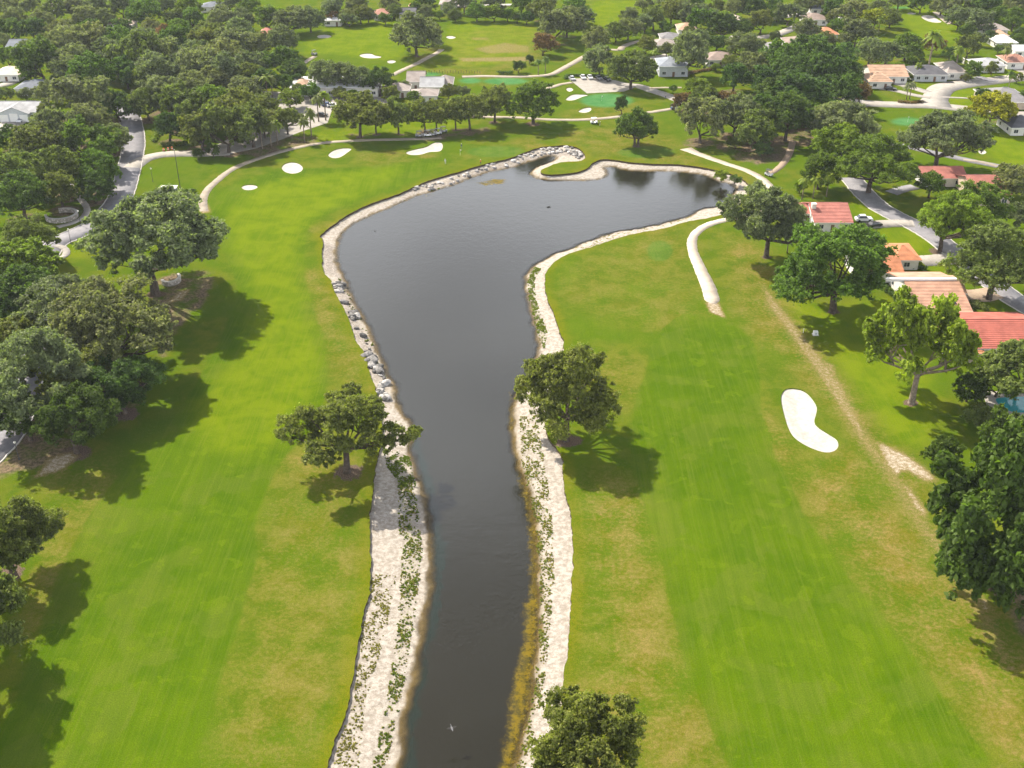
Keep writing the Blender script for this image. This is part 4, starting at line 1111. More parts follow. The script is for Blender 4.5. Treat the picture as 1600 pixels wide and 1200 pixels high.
R0, H0 = 11.0, 16.0
KINDS = {
 'hero':  [crown(s, R0, H0, 66, 28, 44, 0.225, limbs=10, clump=(0.12, 0.29), z0=0.36, low=-0.06, lopsided=0.3) for s in (11, 27, 31)],
 'open':  [crown(s, R0, H0, 52, 26, 44, 0.225, limbs=13, z0=0.40, low=-0.05, clump=(0.14, 0.25), lopsided=0.26, flat=0.7, trunk_r=0.5) for s in (5, 42)],
 'broad': [crown(s, R0, H0, 52, 22, 36, 0.33, limbs=9, z0=0.38, low=-0.15, clump=(0.16, 0.27), lopsided=0.2, flat=0.95, trunk_r=0.42, barkm='palebark') for s in (8, 19)],
 'airy':  [crown(s, R0, H0, 54, 24, 36, 0.31, limbs=11, z0=0.40, low=-0.08, clump=(0.13, 0.24), lopsided=0.32, flat=0.95, trunk_r=0.46, barkm='palebark') for s in (91,)],
 'full':  [crown(s, R0, H0, 64, 22, 34, 0.34, limbs=9, z0=0.14, low=-0.55, clump=(0.15, 0.26), lopsided=0.2, flat=0.95, trunk_r=0.42) for s in (23,)],
 'twin':  [crown(77, R0, H0, 48, 20, 32, 0.36, z0=0.34, low=-0.2, limbs=6, trunk_r=0.6, trunks=2, lopsided=0.1, flat=0.95)],
 'row':   [crown(s, R0, H0, 42, 17, 25, 0.37, limbs=8, z0=0.46, low=0.0, lopsided=0.25, trunk_r=0.5) for s in (131, 132, 133)],
 'oakA':  [crown(s, R0, H0, 46, 17, 25, 0.37, limbs=7, trunk_r=0.6) for s in (101, 102)],
 'oakB':  [crown(s, R0, H0, 42, 17, 25, 0.37, limbs=7, lopsided=0.3, z0=0.36, trunk_r=0.6) for s in (111, 112)],
 'oakC':  [crown(s, R0, H0, 34, 17, 26, 0.44, limbs=5, z0=0.24, low=-0.3, flat=0.95, trunk_r=0.6) for s in (121, 122)],
}
trng = random.Random(5)
for i, t in enumerate(TREES):
    var = KINDS[t['kind']]
    cm, tm = var[int(abs(t['p'][0] * 3.7 + t['p'][1] * 1.3)) % len(var)]
    s = t['W'] / (2 * R0)
    sz = t['W'] * t['asp'] / H0
    root = empty(t['name'], (t['p'][0], t['p'][1], 0), t['rot'] if t['rot'] is not None else trng.uniform(0, 6.28))
    tag(root, t['label'], t['cat'], t['group'])
    tr = link('trunk', tm, root); cr = link('crown', cm, root)
    for o in (tr, cr): o.scale = (s, s, sz)
    c = TINT[t['tint']][0]
    v = trng.uniform(0.86, 1.16); h = trng.uniform(-0.08, 0.08)
    cr.color = (c[0] * v * (1 + h), c[1] * v, c[2] * v * (1 - h), 1)

# ------------------------------------------------------------------ palms
def palm_mesh(seed, H, fr, nf):
    rng = random.Random(seed)
    mb = MB()
    lean = rng.uniform(-.25, .25)
    mb.tube([(0, 0, -0.2), (lean * 0.2, 0, H * 0.3), (lean * 0.6, 0, H * 0.7), (lean, 0, H)], [0.28, 0.2, 0.19, 0.24], 7)
    tm = mb.mesh('trunk', M['palebark'], True)
    V, F, hv = [], [], []
    for i in range(nf):
        az = i * 2.399 + rng.uniform(-.2, .2)
        el = math.radians(rng.uniform(-35, 75))
        L = fr * rng.uniform(0.8, 1.1)
        prev = None
        pts = []
        for k in range(6):
            u = k / 5
            r = L * (u * math.cos(el) + 0.12 * u * u)
            z = H + L * (u * math.sin(el) - 0.55 * u * u * (0.5 + math.cos(el)))
            pts.append((r, z))
        for k in range(5):
            w0, w1 = fr * 0.26 * math.sin(math.pi * (0.12 + 0.8 * k / 5)), fr * 0.26 * math.sin(math.pi * (0.12 + 0.8 * (k + 1) / 5))
            for sgn in (-1, 1):
                q = []
                for (r, z), w, side in ((pts[k], 0, 0), (pts[k + 1], 0, 0), (pts[k + 1], w1 * rng.uniform(.5, 1.1), 1), (pts[k], w0 * rng.uniform(.5, 1.1), 1)):
                    q.append((lean + r * math.cos(az) - sgn * w * math.sin(az), r * math.sin(az) + sgn * w * math.cos(az), z - 0.3 * w * side))
                o = len(V)
                V += q; F.append((o, o + 1, o + 2, o + 3)); hv += [rng.uniform(.3, .75)] * 4
    me = npmesh('crown', np.array(V), np.array(F), {'leafvar': ('FLOAT', np.array(hv))})
    me.materials.append(M['leaf'])
    return me, tm
PALMS = [palm_mesh(s, 9.0, 2.6, 30) for s in (1, 2, 3)]
def palm(bx, by, h, tint, label, group='cabbage palms'):
    p = P(bx, by)
    root = empty('palm_tree', (p[0], p[1], 0), trng.uniform(0, 6))
    tag(root, label, 'palm', group)
    cm, tm = PALMS[trng.randrange(3)]
    tr, cr = link('trunk', tm, root), link('crown', cm, root)
    s = h / 9.0
    for o in (tr, cr): o.scale = (max(s, .8), max(s, .8), s)
    cr.color = (*TINT[tint][0], 1)
for bx, by, h, t, l in [
 (498,190,9.5,'olive','tall palm left of the pair behind the clubhouse oak row'), (509,188,10,'light','tall palm right of the pair behind the clubhouse oak row'),
 (476,222,8,'olive','palm on the verge nearest the cart path'), (487,214,9.5,'olive','tall slim palm on the verge above the cart path'),
 (410,232,8,'olive','palm left in the cluster beside the car park'), (424,230,8.5,'olive','palm centre in the cluster beside the car park'), (434,226,8,'light','palm right in the cluster beside the car park'),
 (418,154,9,'light','palm left of the parked cars by the clubhouse'), (426,152,8,'olive','palm above the parked cars by the clubhouse'),
 (841,117,6,'green','left palm of the pair beside the range path'), (852,115,6.5,'green','right palm of the pair beside the range path'),
 (1023,99,6,'light','palm on the driveway of the grey house'), (1010,110,5,'light','short palm left of the grey house walk'),
 (1449,112,16,'light','very tall palm over the dark roofed house'), (1491,117,11,'light','tall palm right of the dark roofed house'),
 (1568,104,8,'olive','palm before the brown roofed house'), (1575,140,7,'green','palm behind the grey hipped roof'),
 (1416,156,6,'moss','left palm of the pair on the mulch bed'), (1421,155,6.5,'moss','right palm of the pair on the mulch bed'),
 (1432,122,6,'light','short palm in front of the dark roofed house'), (1372,55,8,'light','palm at the far right tree group'),
 (1253,312,7,'light','left palm above the red roofed house'), (1270,310,6.5,'light','middle palm above the red roofed house'), (1291,307,7,'light','right palm above the red roofed house'),
 (1230,395,3.5,'green','low palm hidden beside the mossy oak')]:
    palm(bx, by, h, t, l)

# ------------------------------------------------------------------ houses
RC = {'red': (0.40, 0.125, 0.092), 'pink': (0.46, 0.185, 0.145), 'orange': (0.52, 0.225, 0.115), 'tanpink': (0.50, 0.295, 0.205), 'tan': (0.46, 0.30, 0.20),
      'brown': (0.26, 0.20, 0.165), 'grey': (0.21, 0.20, 0.20), 'char': (0.10, 0.098, 0.105), 'slate': (0.16, 0.175, 0.20), 'lightgrey': (0.36, 0.36, 0.36),
      'white': (0.66, 0.65, 0.63), 'palepink': (0.62, 0.50, 0.42), 'taupe': (0.31, 0.265, 0.235), 'bluegrey': (0.24, 0.26, 0.29), 'redbrown': (0.34, 0.17, 0.12)}
def roof_material(name, col):
    n = NT('roof_' + name)
    w = n.noise(0.4, 4, 0.6); g = n.noise(3.2, 4, 0.7)
    c = n.mix(n.ss(w, 0.35, 0.65), tuple(q * 0.84 for q in col), tuple(min(1, q * 1.12) for q in col))
    c = n.mix(n.math('MULTIPLY', n.ss(g, 0.52, 0.75), 0.4), c, tuple(q * 0.6 for q in col))
    return n.done(n.bsdf(c, 0.85, 0.2, 0, n.bump(g, 0.3, 0.04)))
for k_, c_ in RC.items(): M['roof_' + k_] = roof_material(k_, c_)
M['stucco'] = plain('white_stucco', (0.66, 0.63, 0.57), 0.9, 0.2, var=0.07, scale=1.2)
M['stucco_grey'] = plain('grey_stucco', (0.44, 0.45, 0.46), 0.9, 0.2, var=0.08, scale=1.2)
M['stucco_tan'] = plain('tan_stucco', (0.50, 0.40, 0.30), 0.9, 0.2, var=0.08, scale=1.2)
M['trim'] = plain('white_trim', (0.74, 0.72, 0.68), 0.6, 0.3, var=0.04)
M['glass'] = plain('window_glass', (0.035, 0.042, 0.05), 0.08, 0.6, var=0.2, scale=0.5)
M['doorm'] = plain('garage_door_paint', (0.70, 0.68, 0.64), 0.6, 0.3, var=0.04)
M['wood'] = plain('brown_door', (0.16, 0.09, 0.05), 0.6, 0.3, var=0.2)
M['darkmetal'] = plain('dark_metal', (0.05, 0.05, 0.052), 0.5, 0.4, var=0.15)

def slope(mb, a, b, c, d, n=1, step=0.10):
    """eave a-b, ridge d-c, laid in n courses that overlap like tiles"""
    a, b, c, d = map(Vector, (a, b, c, d))
    nm = (b - a).cross(d - a).normalized()
    if nm.z < 0: nm = -nm
    for i in range(n):
        t0, t1 = i / n, (i + 1) / n
        p, q = a.lerp(d, t0), b.lerp(c, t0)
        r, s = b.lerp(c, t1), a.lerp(d, t1)
        up = nm * (step if n > 1 else 0)
        mb.add([p + up, q + up, r, s], [(0, 1, 2, 3)])
        if n > 1: mb.add([p, q, q + up, p + up], [(0, 1, 2, 3)])

def wing(root, xl, xr, yt, yb, kind, roofm, wallm='stucco', h=3.0, pitch=0.34, courses=1, nwin=None, garage=0, door=True, over=0.6):
    """one roofed volume: front eave spans pixels xl..xr at row yb, ridge at row yt"""
    W = 10.0
    for _ in range(12):
        hr = h + pitch * W / 2
        yf = P((xl + xr) / 2, yb, h)[1]
        yr = P((xl + xr) / 2, yt, hr)[1]
        W = 0.5 * W + 0.5 * min(max(2 * (yr - yf), 6.0), 26.0)
    x0, x1 = P(xl, yb, h)[0], P(xr, yb, h)[0]
    hr = h + pitch * W / 2
    yk = yf + W
    ymid = yf + W / 2
    wx0, wx1, wy0, wy1 = x0 + over, x1 - over, yf + over, yk - over
    wm = MB()
    zt = h - 0.02
    gable_h = h + pitch * (W / 2 - over) * 0.98
    if kind == 'gable':
        prof = [(wy0, 0), (wy1, 0), (wy1, zt), (ymid, gable_h), (wy0, zt)]
        n = 5
        vs = [(wx0, y, z) for y, z in prof] + [(wx1, y, z) for y, z in prof]
        wm.add(vs, [tuple(range(n))[::-1], tuple(range(n, 2 * n))] + [(i, (i + 1) % n, n + (i + 1) % n, n + i) for i in range(n)])
    else:
        wm.box(((wx0 + wx1) / 2, (wy0 + wy1) / 2, zt / 2), (wx1 - wx0, wy1 - wy0, zt))
    wm.obj('wall', M[wallm], root)
    rb = MB()
    ins = min(W / 2, (x1 - x0) / 2 * 0.9) if kind == 'hip' else 0.0
    A, B, C, D = (x0, yf, h), (x1, yf, h), (x1, yk, h), (x0, yk, h)
    r0, r1 = (x0 + ins, ymid, hr), (x1 - ins, ymid, hr)
    slope(rb, A, B, r1, r0, courses); slope(rb, C, D, r0, r1, courses)
    if kind == 'hip':
        slope(rb, B, C, r1, r1, courses); slope(rb, D, A, r0, r0, courses)
    # boarded underside
    rb.add([(A[0], A[1], h - .16), (B[0], B[1], h - .16), (C[0], C[1], h - .16), (D[0], D[1], h - .16)], [(3, 2, 1, 0)]) if kind == 'hip' else rb.add(
        [(A[0], A[1], h - .14), (B[0], B[1], h - .14), (r1[0], r1[1], hr - .14), (r0[0], r0[1], hr - .14), (C[0], C[1], h - .14), (D[0], D[1], h - .14)], [(3, 2, 1, 0), (5, 4, 2, 3)])
    ro = rb.obj('roof', M['roof_' + roofm], root)
    f = MB()
    f.box(((x0 + x1) / 2, yf - .02, h - .09), (x1 - x0 + .08, .06, .22)); f.box(((x0 + x1) / 2, yk + .02, h - .09), (x1 - x0 + .08, .06, .22))
    if kind == 'hip':
        f.box((x0 - .02, ymid, h - .09), (.06, W - .1, .22)); f.box((x1 + .02, ymid, h - .09), (.06, W - .1, .22))
    f.obj('fascia', M['trim'], ro)
    MB().tube([(r0[0], r0[1], hr + .03), (r1[0], r1[1], hr + .03)], 0.14, 6).obj('ridge_cap', M['roof_' + roofm], ro) if r1[0] - r0[0] > 0.5 else None
    # openings in the front and the sides
    Lw = wx1 - wx0
    slots = max(1, int(Lw // 3.4)) if nwin is None else nwin
    k = 0
    for i in range(slots):
        cx = wx0 + Lw * (i + 0.5) / slots
        if i < garage:
            g = MB().box((cx, wy0 - .03, 1.1), (min(2.6, Lw / slots * .86), .06, 2.2)).obj('garage_door', M['doorm'], root)
            for q in range(3): MB().box((cx, wy0 - .066, 0.55 + q * .55), (min(2.5, Lw / slots * .82), .012, .05)).obj('panel_groove', M['darkmetal'], g)
            continue
        if door and i == slots // 2:
            MB().box((cx, wy0 - .03, 1.05), (1.0, .06, 2.1)).obj('door', M['wood'], root); continue
        w = MB().box((cx, wy0 - .02, 1.55), (1.5, .05, 1.25)).obj('window', M['glass'], root)
        fr = MB()
        for dx, dz, sx, sz in ((0, .66, 1.7, .09), (0, -.66, 1.7, .09), (.8, 0, .09, 1.24), (-.8, 0, .09, 1.24), (0, 0, .05, 1.24)):
            fr.box((cx + dx, wy0 - .05, 1.55 + dz), (sx, .06, sz))
        fr.obj('window_frame', M['trim'], w)
    for sx, xw in ((-1, wx0), (1, wx1)):
        for i in range(max(1, int((wy1 - wy0) // 5))):
            cy = wy0 + (wy1 - wy0) * (i + .5) / max(1, int((wy1 - wy0) // 5))
            w = MB().box((xw + sx * .02, cy, 1.55), (.05, 1.4, 1.2)).obj('window', M['glass'], root)
            fr = MB()
            for dy, dz, sy, sz in ((0, .64, 1.6, .09), (0, -.64, 1.6, .09), (.75, 0, .09, 1.19), (-.75, 0, .09, 1.19)):
                fr.box((xw + sx * .05, cy + dy, 1.55 + dz), (.06, sy, sz))
            fr.obj('window_frame', M['trim'], w)
    return dict(x0=x0, x1=x1, yf=yf, yk=yk, hr=hr, ym=ymid)

def house(label, wings, cat='house', name='house', group='houses around the golf course', **kw):
    root = empty(name)
    tag(root, label, cat, group)
    info = []
    for w in wings:
        d = dict(kw); d.update(w[7] if len(w) > 7 else {})
        info.append(wing(root, *w[:6], wallm=w[6] if len(w) > 6 else 'stucco', **d))
    # move the empty to the base of the first volume without moving the parts
    c = ((info[0]['x0'] + info[0]['x1']) / 2, (info[0]['yf'] + info[0]['yk']) / 2, 0)
    root.location = c
    mi = Matrix.Translation((-c[0], -c[1], 0))
    for ch in root.children: ch.matrix_parent_inverse = mi
    return root, info
def chimney(root, x, y, z0, z1, s=0.9):
    roof = [c for c in root.children if c.name.startswith('roof')][0]
    o = MB().box((x, y, (z0 + z1) / 2), (s, s, z1 - z0)).box((x, y, z1 + .08), (s + .2, s + .2, .16)).obj('chimney', M['stucco'], roof)
    return o

r, i = house('pink red roofed house with white chimney left of the white car', [(1272,1334,317,348,'gable','pink','stucco',dict(courses=14, pitch=.36)), (1248,1280,318,334,'gable','pink','stucco',dict(courses=8))])
chimney(r, i[0]['x0'] + 1.0, i[0]['ym'] - 2, 2.5, 6.4, 1.2)
house('orange roofed house with white garage behind the large oak', [(1398,1441,384,407,'hip','orange','stucco',dict(courses=12, door=False, pitch=.30)), (1338,1414,398,427,'gable','orange','stucco',dict(courses=14))])
r, i = house('tan pink tiled house with dark roof light', [(1432,1521,438,488,'gable','tanpink','stucco',dict(courses=22, pitch=.26, door=False)), (1478,1512,434,459,'gable','tan','stucco',dict(courses=10))])
rf = [c for c in r.children if c.name.startswith('roof')][0]
wi = i[0]
sx, sy = wi['x1'] - 4.0, wi['yf'] + 3.4
MB().box((sx, sy, 3.0 + .26 * 3.4 + .15), (1.3, 1.5, .22)).obj('roof_light', M['glass'], rf)
MB().box(((wi['x0'] + wi['x1']) / 2 - 2.5, wi['ym'] + .4, wi['hr'] + .05), (wi['x1'] - wi['x0'] + 4, 1.1, .7)).obj('parapet', M['trim'], rf)
gw = MB()
gw.box((wi['x0'] - 2.6, wi['ym'] - 3.5, 1.1), (.35, 12, 2.2)); gw.obj('garden_wall', M['stucco'], r)
house('red ribbed tile house at right edge with orange annex', [(1478,1640,499,545,'gable','red','stucco',dict(courses=15, pitch=.30, h=3.2)), (1505,1541,533,553,'hip','orange','stucco_tan',dict(h=2.7, pitch=.15, courses=5, door=False))])
r, i = house('pink red roofed house pair above the light road tree', [(1442,1513,260,279,'gable','pink','stucco',dict(courses=12)), (1524,1584,275,308,'gable','pink','stucco_tan',dict(courses=16, pitch=.30)), (1512,1548,274,294,'gable','pink','stucco',dict(courses=10, pitch=.42))])
chimney(r, i[1]['x1'] - .8, i[1]['yf'] + 6, 3, 6.2, 1.0)
FAR = [
 ('tan tiled house at the bend of the pale street', [(1362,1421,101,120,'gable','tan','stucco',dict(courses=8)), (1358,1396,113,128,'hip','tan','stucco',dict(courses=6))]),
 ('charcoal roofed house with tall palm', [(1428,1484,101,117,'hip','char','stucco_grey')]),
 ('taupe hipped house right of the tall palm', [(1480,1514,95,114,'hip','taupe','stucco')]),
 ('light grey roofed white house on the right street', [(1526,1574,90,103,'hip','lightgrey','stucco')]),
 ('brown hipped house at right edge of the street', [(1574,1614,84,98,'hip','redbrown','stucco')]),
 ('grey hipped house behind the yellow green tree', [(1549,1616,136,160,'hip','grey','stucco_tan')]),
 ('charcoal roofed house at right edge below the grey hip', [(1580,1630,180,200,'hip','char','stucco')]),
 ('white roofed house near the top right corner', [(1558,1592,54,67,'hip','white','stucco')]),
 ('white gabled house right of the white roof', [(1586,1620,70,80,'gable','white','stucco')]),
 ('grey taupe house far right above the white roof', [(1540,1578,36,47,'hip','taupe','stucco')]),
 ('tan hipped house far right between dark trees', [(1555,1578,46,56,'hip','tan','stucco')]),
 ('brown roofed house among top right trees', [(1257,1296,20,31,'hip','brown','stucco')]),
 ('grey roofed house left of the orange far roof', [(1198,1227,65,78,'hip','grey','stucco')]),
 ('long brown roofed house left of the orange far roof', [(1229,1275,56,69,'hip','brown','stucco')]),
 ('orange roofed far house among top right trees', [(1277,1312,42,54,'hip','orange','stucco')]),
 ('small white roofed far house beside the yellow tree', [(1308,1327,25,34,'hip','white','stucco')]),
 ('slate roofed house at the top edge right', [(1268,1292,7,14,'hip','slate','stucco')]),
 ('grey white house half covered by a mossy oak', [(1029,1078,88,104,'hip','bluegrey','stucco_grey',dict(h=4.5))]),
 ('brown hipped house right of the mossy covered house', [(1104,1150,80,94,'hip','brown','stucco')]),
 ('grey hipped far house above the mossy covered house', [(1032,1064,50,60,'hip','grey','stucco')]),
 ('brown far house left above the mossy covered house', [(1020,1056,60,71,'hip','taupe','stucco')]),
 ('tan far house top right of centre', [(1060,1090,35,47,'hip','tan','stucco')]),
 ('white far house under trees right of centre', [(1128,1160,22,31,'hip','palepink','stucco')]),
 ('brown roofed white house above the far fairway', [(582,609,13,23,'hip','redbrown','stucco')]),
 ('charcoal gabled house above the far fairway', [(622,650,12,21,'gable','char','stucco')]),
 ('orange roofed house at the top centre', [(638,656,4,10,'hip','orange','stucco')]),
 ('taupe house at the top edge centre', [(686,714,-2,7,'hip','taupe','stucco')]),
 ('slate roofed house among top left trees', [(20,82,124,139,'hip','slate','stucco')]),
 ('pale pink roofed house at left edge', [(-14,29,103,117,'hip','palepink','stucco')]),
 ('dark slate gabled house at left edge', [(8,37,61,73,'gable','slate','stucco')]),
 ('red brown roofed house top left', [(164,192,28,37,'hip','redbrown','stucco')]),
 ('pink roofed house right of the red brown roof', [(188,208,31,39,'hip','palepink','stucco')]),
 ('red roofed house beside the bare brown tree', [(214,247,52,63,'hip','pink','stucco')]),
 ('slate roofed house at the top edge left', [(311,351,2,11,'hip','slate','stucco')]),
 ('tan roofed house in the big wood top left', [(354,377,58,67,'hip','palepink','stucco')]),
 ('pale roofed house at the top left corner', [(62,86,4,12,'hip','palepink','stucco')]),
 ('salmon roofed house behind the top left wood', [(403,424,43,53,'hip','pink','stucco')]),
 ('white house under the far belt left of centre', [(504,534,24,32,'hip','white','stucco')]),
 ('brown roofed house in the far belt top left', [(330,352,15,23,'hip','brown','stucco')]),
]
for lab, ws in FAR: house(lab, ws)
# the three-garage house on the left and the clubhouse
r, i = house('light grey roofed house with three white garage doors', [(-20,56,158,175,'gable','lightgrey','stucco_grey',dict(h=3.4, nwin=6, door=False))])
w0 = i[0]
gx0, gx1 = P(8, 185)[0], P(54, 185)[0]
gy = w0['yf'] - 1.5
g = MB()
ap = 5.6
pr = [(gx0, 0), (gx1, 0), (gx1, 3.3), ((gx0 + gx1) / 2, ap), (gx0, 3.3)]
g.prism_y(pr, gy, w0['yf'] + 2.0)
inv = Matrix.Translation((-r.location.x, -r.location.y, 0))
fw = g.obj('front_gable', M['stucco_grey'], r); fw.matrix_parent_inverse = inv
rr = MB()
mx_ = (gx0 + gx1) / 2
for s_ in (-1, 1):
    e = gx0 - .5 if s_ < 0 else gx1 + .5
    rr.add([(e, gy - .5, 3.2), (mx_, gy - .5, ap + .12), (mx_, w0['yf'] + 6, ap + .12), (e, w0['yf'] + 6, 3.2), (e, gy - .5, 3.05), (mx_, gy - .5, ap - .03), (mx_, w0['yf'] + 6, ap - .03), (e, w0['yf'] + 6, 3.05)],
           [(0, 1, 2, 3), (7, 6, 5, 4), (0, 4, 5, 1), (3, 2, 6, 7), (0, 3, 7, 4)])
q = rr.obj('front_roof', M['roof_lightgrey'], r); q.matrix_parent_inverse = inv
for k in range(3):
    cx = gx0 + (gx1 - gx0) * (k + .5) / 3
    q = MB().box((cx, gy - .04, 1.35 + (.25 if k == 1 else 0)), ((gx1 - gx0) / 3 * .82, .08, 2.7 + (.5 if k == 1 else 0))).obj('garage_door', M['doorm'], r); q.matrix_parent_inverse = inv
house('long low white clubhouse with flat pale roof behind oaks', [(452,592,126,137,'gable','white','stucco',dict(h=3.8, pitch=.06)), (460,479,123,133,'hip','tan','stucco_tan',dict(h=4.2, pitch=.35))], 'clubhouse', 'clubhouse', 'clubhouse buildings')
house('taupe gabled clubhouse pavilions beside the practice green', [(634,664,111,128,'gable','taupe','stucco',dict(h=3.6, pitch=.45)), (655,694,120,136,'gable','lightgrey','stucco',dict(pitch=.45)), (682,708,117,132,'hip','taupe','stucco',dict(pitch=.4)), (598,640,129,142,'hip','taupe','stucco'), (640,684,138,150,'hip','taupe','stucco')], 'clubhouse', 'clubhouse', 'clubhouse buildings')

# ------------------------------------------------------------------ cars and golf carts
def paint():
    n = NT('car_paint'); oi = n.n('ShaderNodeObjectInfo')
    g = n.noise(2.0, 2)
    return n.done(n.bsdf(n.mix(n.math('MULTIPLY', g, 0.15), oi.outputs['Color'], (0.3, 0.28, 0.25)), 0.3, 0.5))
M['paint'] = paint()
M['rubber'] = plain('tyre_rubber', (0.02, 0.02, 0.021), 0.9, 0.2)
M['lamp'] = plain('lamp_lens', (0.7, 0.7, 0.66), 0.15, 0.6)
M['seat'] = plain('cream_seat', (0.45, 0.40, 0.32), 0.8, 0.3)
def car_meshes():
    b = MB().prism_y([(-2.25, .35), (2.25, .35), (2.3, .62), (2.1, .88), (.95, .98), (-1.5, .98), (-2.2, .95), (-2.3, .6)], -.88, .88)
    c = MB(); c.add([(.95, -.82, .97), (.35, -.68, 1.48), (-1.2, -.68, 1.50), (-1.75, -.82, .97), (.95, .82, .97), (.35, .68, 1.48), (-1.2, .68, 1.50), (-1.75, .82, .97)],
                    [(0, 3, 2, 1), (4, 5, 6, 7), (0, 1, 5, 4), (3, 7, 6, 2), (1, 2, 6, 5)])
    rf = MB(); rf.box((-.42, 0, 1.52), (1.5, 1.34, .06))
    wh = MB().tube([(0, -.11, 0), (0, .11, 0)], .33, 12)
    hl = MB().box((0, 0, 0), (.08, .36, .16))
    return [m.mesh(n, M[k]) for m, n, k in ((b, 'body', 'paint'), (c, 'cabin_glass', 'glass'), (rf, 'roof', 'paint'), (wh, 'wheel', 'rubber'), (hl, 'headlight', 'lamp'))]
CB, CG, CR, CW, CH = car_meshes()
def car(px, py, rz, col, label, sc=1.0, group='parked cars'):
    p = P(px, py)
    r = empty('parked_car', (p[0], p[1], 0.06), math.radians(rz)); tag(r, label, 'car', group)
    r.scale = (sc, sc, sc * (1.15 if sc > 1 else 1))
    for nm, me in (('body', CB), ('cabin_glass', CG), ('roof', CR)):
        o = link(nm, me, r); o.color = (*col, 1)
    for x, y in ((1.4, .8), (1.4, -.8), (-1.4, .8), (-1.4, -.8)):
        link('wheel', CW, r).location = (x, y, .33)
    for y in (.62, -.62): link('headlight', CH, r).location = (2.22, y, .72)
WHT, BLK, GRY, BLU, RED, SIL = (.75, .75, .74), (.02, .02, .022), (.2, .2, .21), (.04, .08, .2), (.35, .04, .03), (.45, .46, .47)
for a in [(1349,346,2,WHT,'white estate car on the driveway of pink red roofed house',1.12), (1366,354,20,BLK,'small dark car beside the white estate car'),
 (894,125,-75,SIL,'silver car left end of the small car park'), (911,123,-80,WHT,'white car second from left in small car park'), (922,123,-82,WHT,'white car in the middle of small car park'), (936,124,-75,GRY,'dark grey car fourth from left in small car park'), (949,126,-70,BLK,'black car right end of the small car park'),
 (401,160,-80,BLU,'blue car left end of the clubhouse car park row'), (408,160,-80,WHT,'white car second in the clubhouse car park row'), (415,160,-80,SIL,'silver car third in the clubhouse car park row'), (423,160,-80,BLK,'black car fourth in the clubhouse car park row'), (431,160,-80,GRY,'grey car right end of the clubhouse car park row'),
 (520,167,10,WHT,'white car behind the tall palm pair'), (512,166,10,BLU,'dark blue car behind the tall palm pair'), (503,182,-5,BLK,'black car below the tall palm pair'),
 (31,184,-90,RED,'red car before the middle garage door'), (43,184,-90,WHT,'white car before the right garage door'), (33,190,-90,WHT,'white car in front of the red car'),
 (1391,141,-20,BLK,'black car on drive of tan tiled house'), (1490,120,0,WHT,'white car before the charcoal roofed house'), (377,216,20,SIL,'silver car under the entrance drive oaks')]:
    car(*a)

def cart_meshes():
    b = MB().prism_y([(-1.15, .3), (1.15, .3), (1.2, .75), (.75, .85), (.55, .45), (-.15, .45), (-.2, .8), (-1.15, .85)], -.55, .55)
    s = MB().box((-.42, 0, .9), (.5, 1.0, .12)).box((-.72, 0, 1.15), (.1, 1.0, .5))
    t = MB().box((-.05, 0, 1.86), (1.8, 1.16, .08), 0, .93)
    posts = MB()
    for x, y in ((.72, .5), (.72, -.5), (-.85, .5), (-.85, -.5)): posts.tube([(x * 1.05, y, .8), (x * .95, y, 1.84)], .03, 5)
    w = MB().tube([(0, -.09, 0), (0, .09, 0)], .24, 10)
    return [m.mesh(n, M[k]) for m, n, k in ((b, 'body', 'paint'), (s, 'seat', 'seat'), (t, 'canopy', 'paint'), (posts, 'canopy_frame', 'darkmetal'), (w, 'wheel', 'rubber'))]
GB, GS, GC, GP, GW = cart_meshes()
def golf_cart(px, py, rz, col, label, canopy=None):
    p = P(px, py); r = empty('golf_cart', (p[0], p[1], .05), math.radians(rz)); tag(r, label, 'golf cart', 'golf carts on the course')
    r.scale = (1.15,) * 3
    for nm, me in (('body', GB), ('seat', GS), ('canopy', GC), ('canopy_frame', GP)):
        o = link(nm, me, r); o.color = (*((canopy or col) if nm == 'canopy' else col), 1)
    for x, y in ((.75, .48), (.75, -.48), (-.75, .48), (-.75, -.48)): link('wheel', GW, r).location = (x, y, .24)
for a in [(491,86,40,GRY,'dark golf cart on the short grey path far left',BLK), (1201,275,-50,WHT,'golf cart on the path junction right of the pond',BLK), (928,193,15,WHT,'white golf cart on the grass below the path'),
 (655,214,10,GRY,'dark golf cart left end of the shaded cart row',BLK), (668,213,10,WHT,'golf cart second in the shaded cart row',BLK), (676,212,14,GRY,'golf cart third in the shaded cart row',BLK), (684,210,16,WHT,'golf cart fourth in the shaded cart row',BLK), (693,207,20,GRY,'golf cart right end of the shaded cart row',BLK), (1053,171,25,BLU,'dark golf cart at the path end under rusty trees',BLK)]:
    golf_cart(*a)

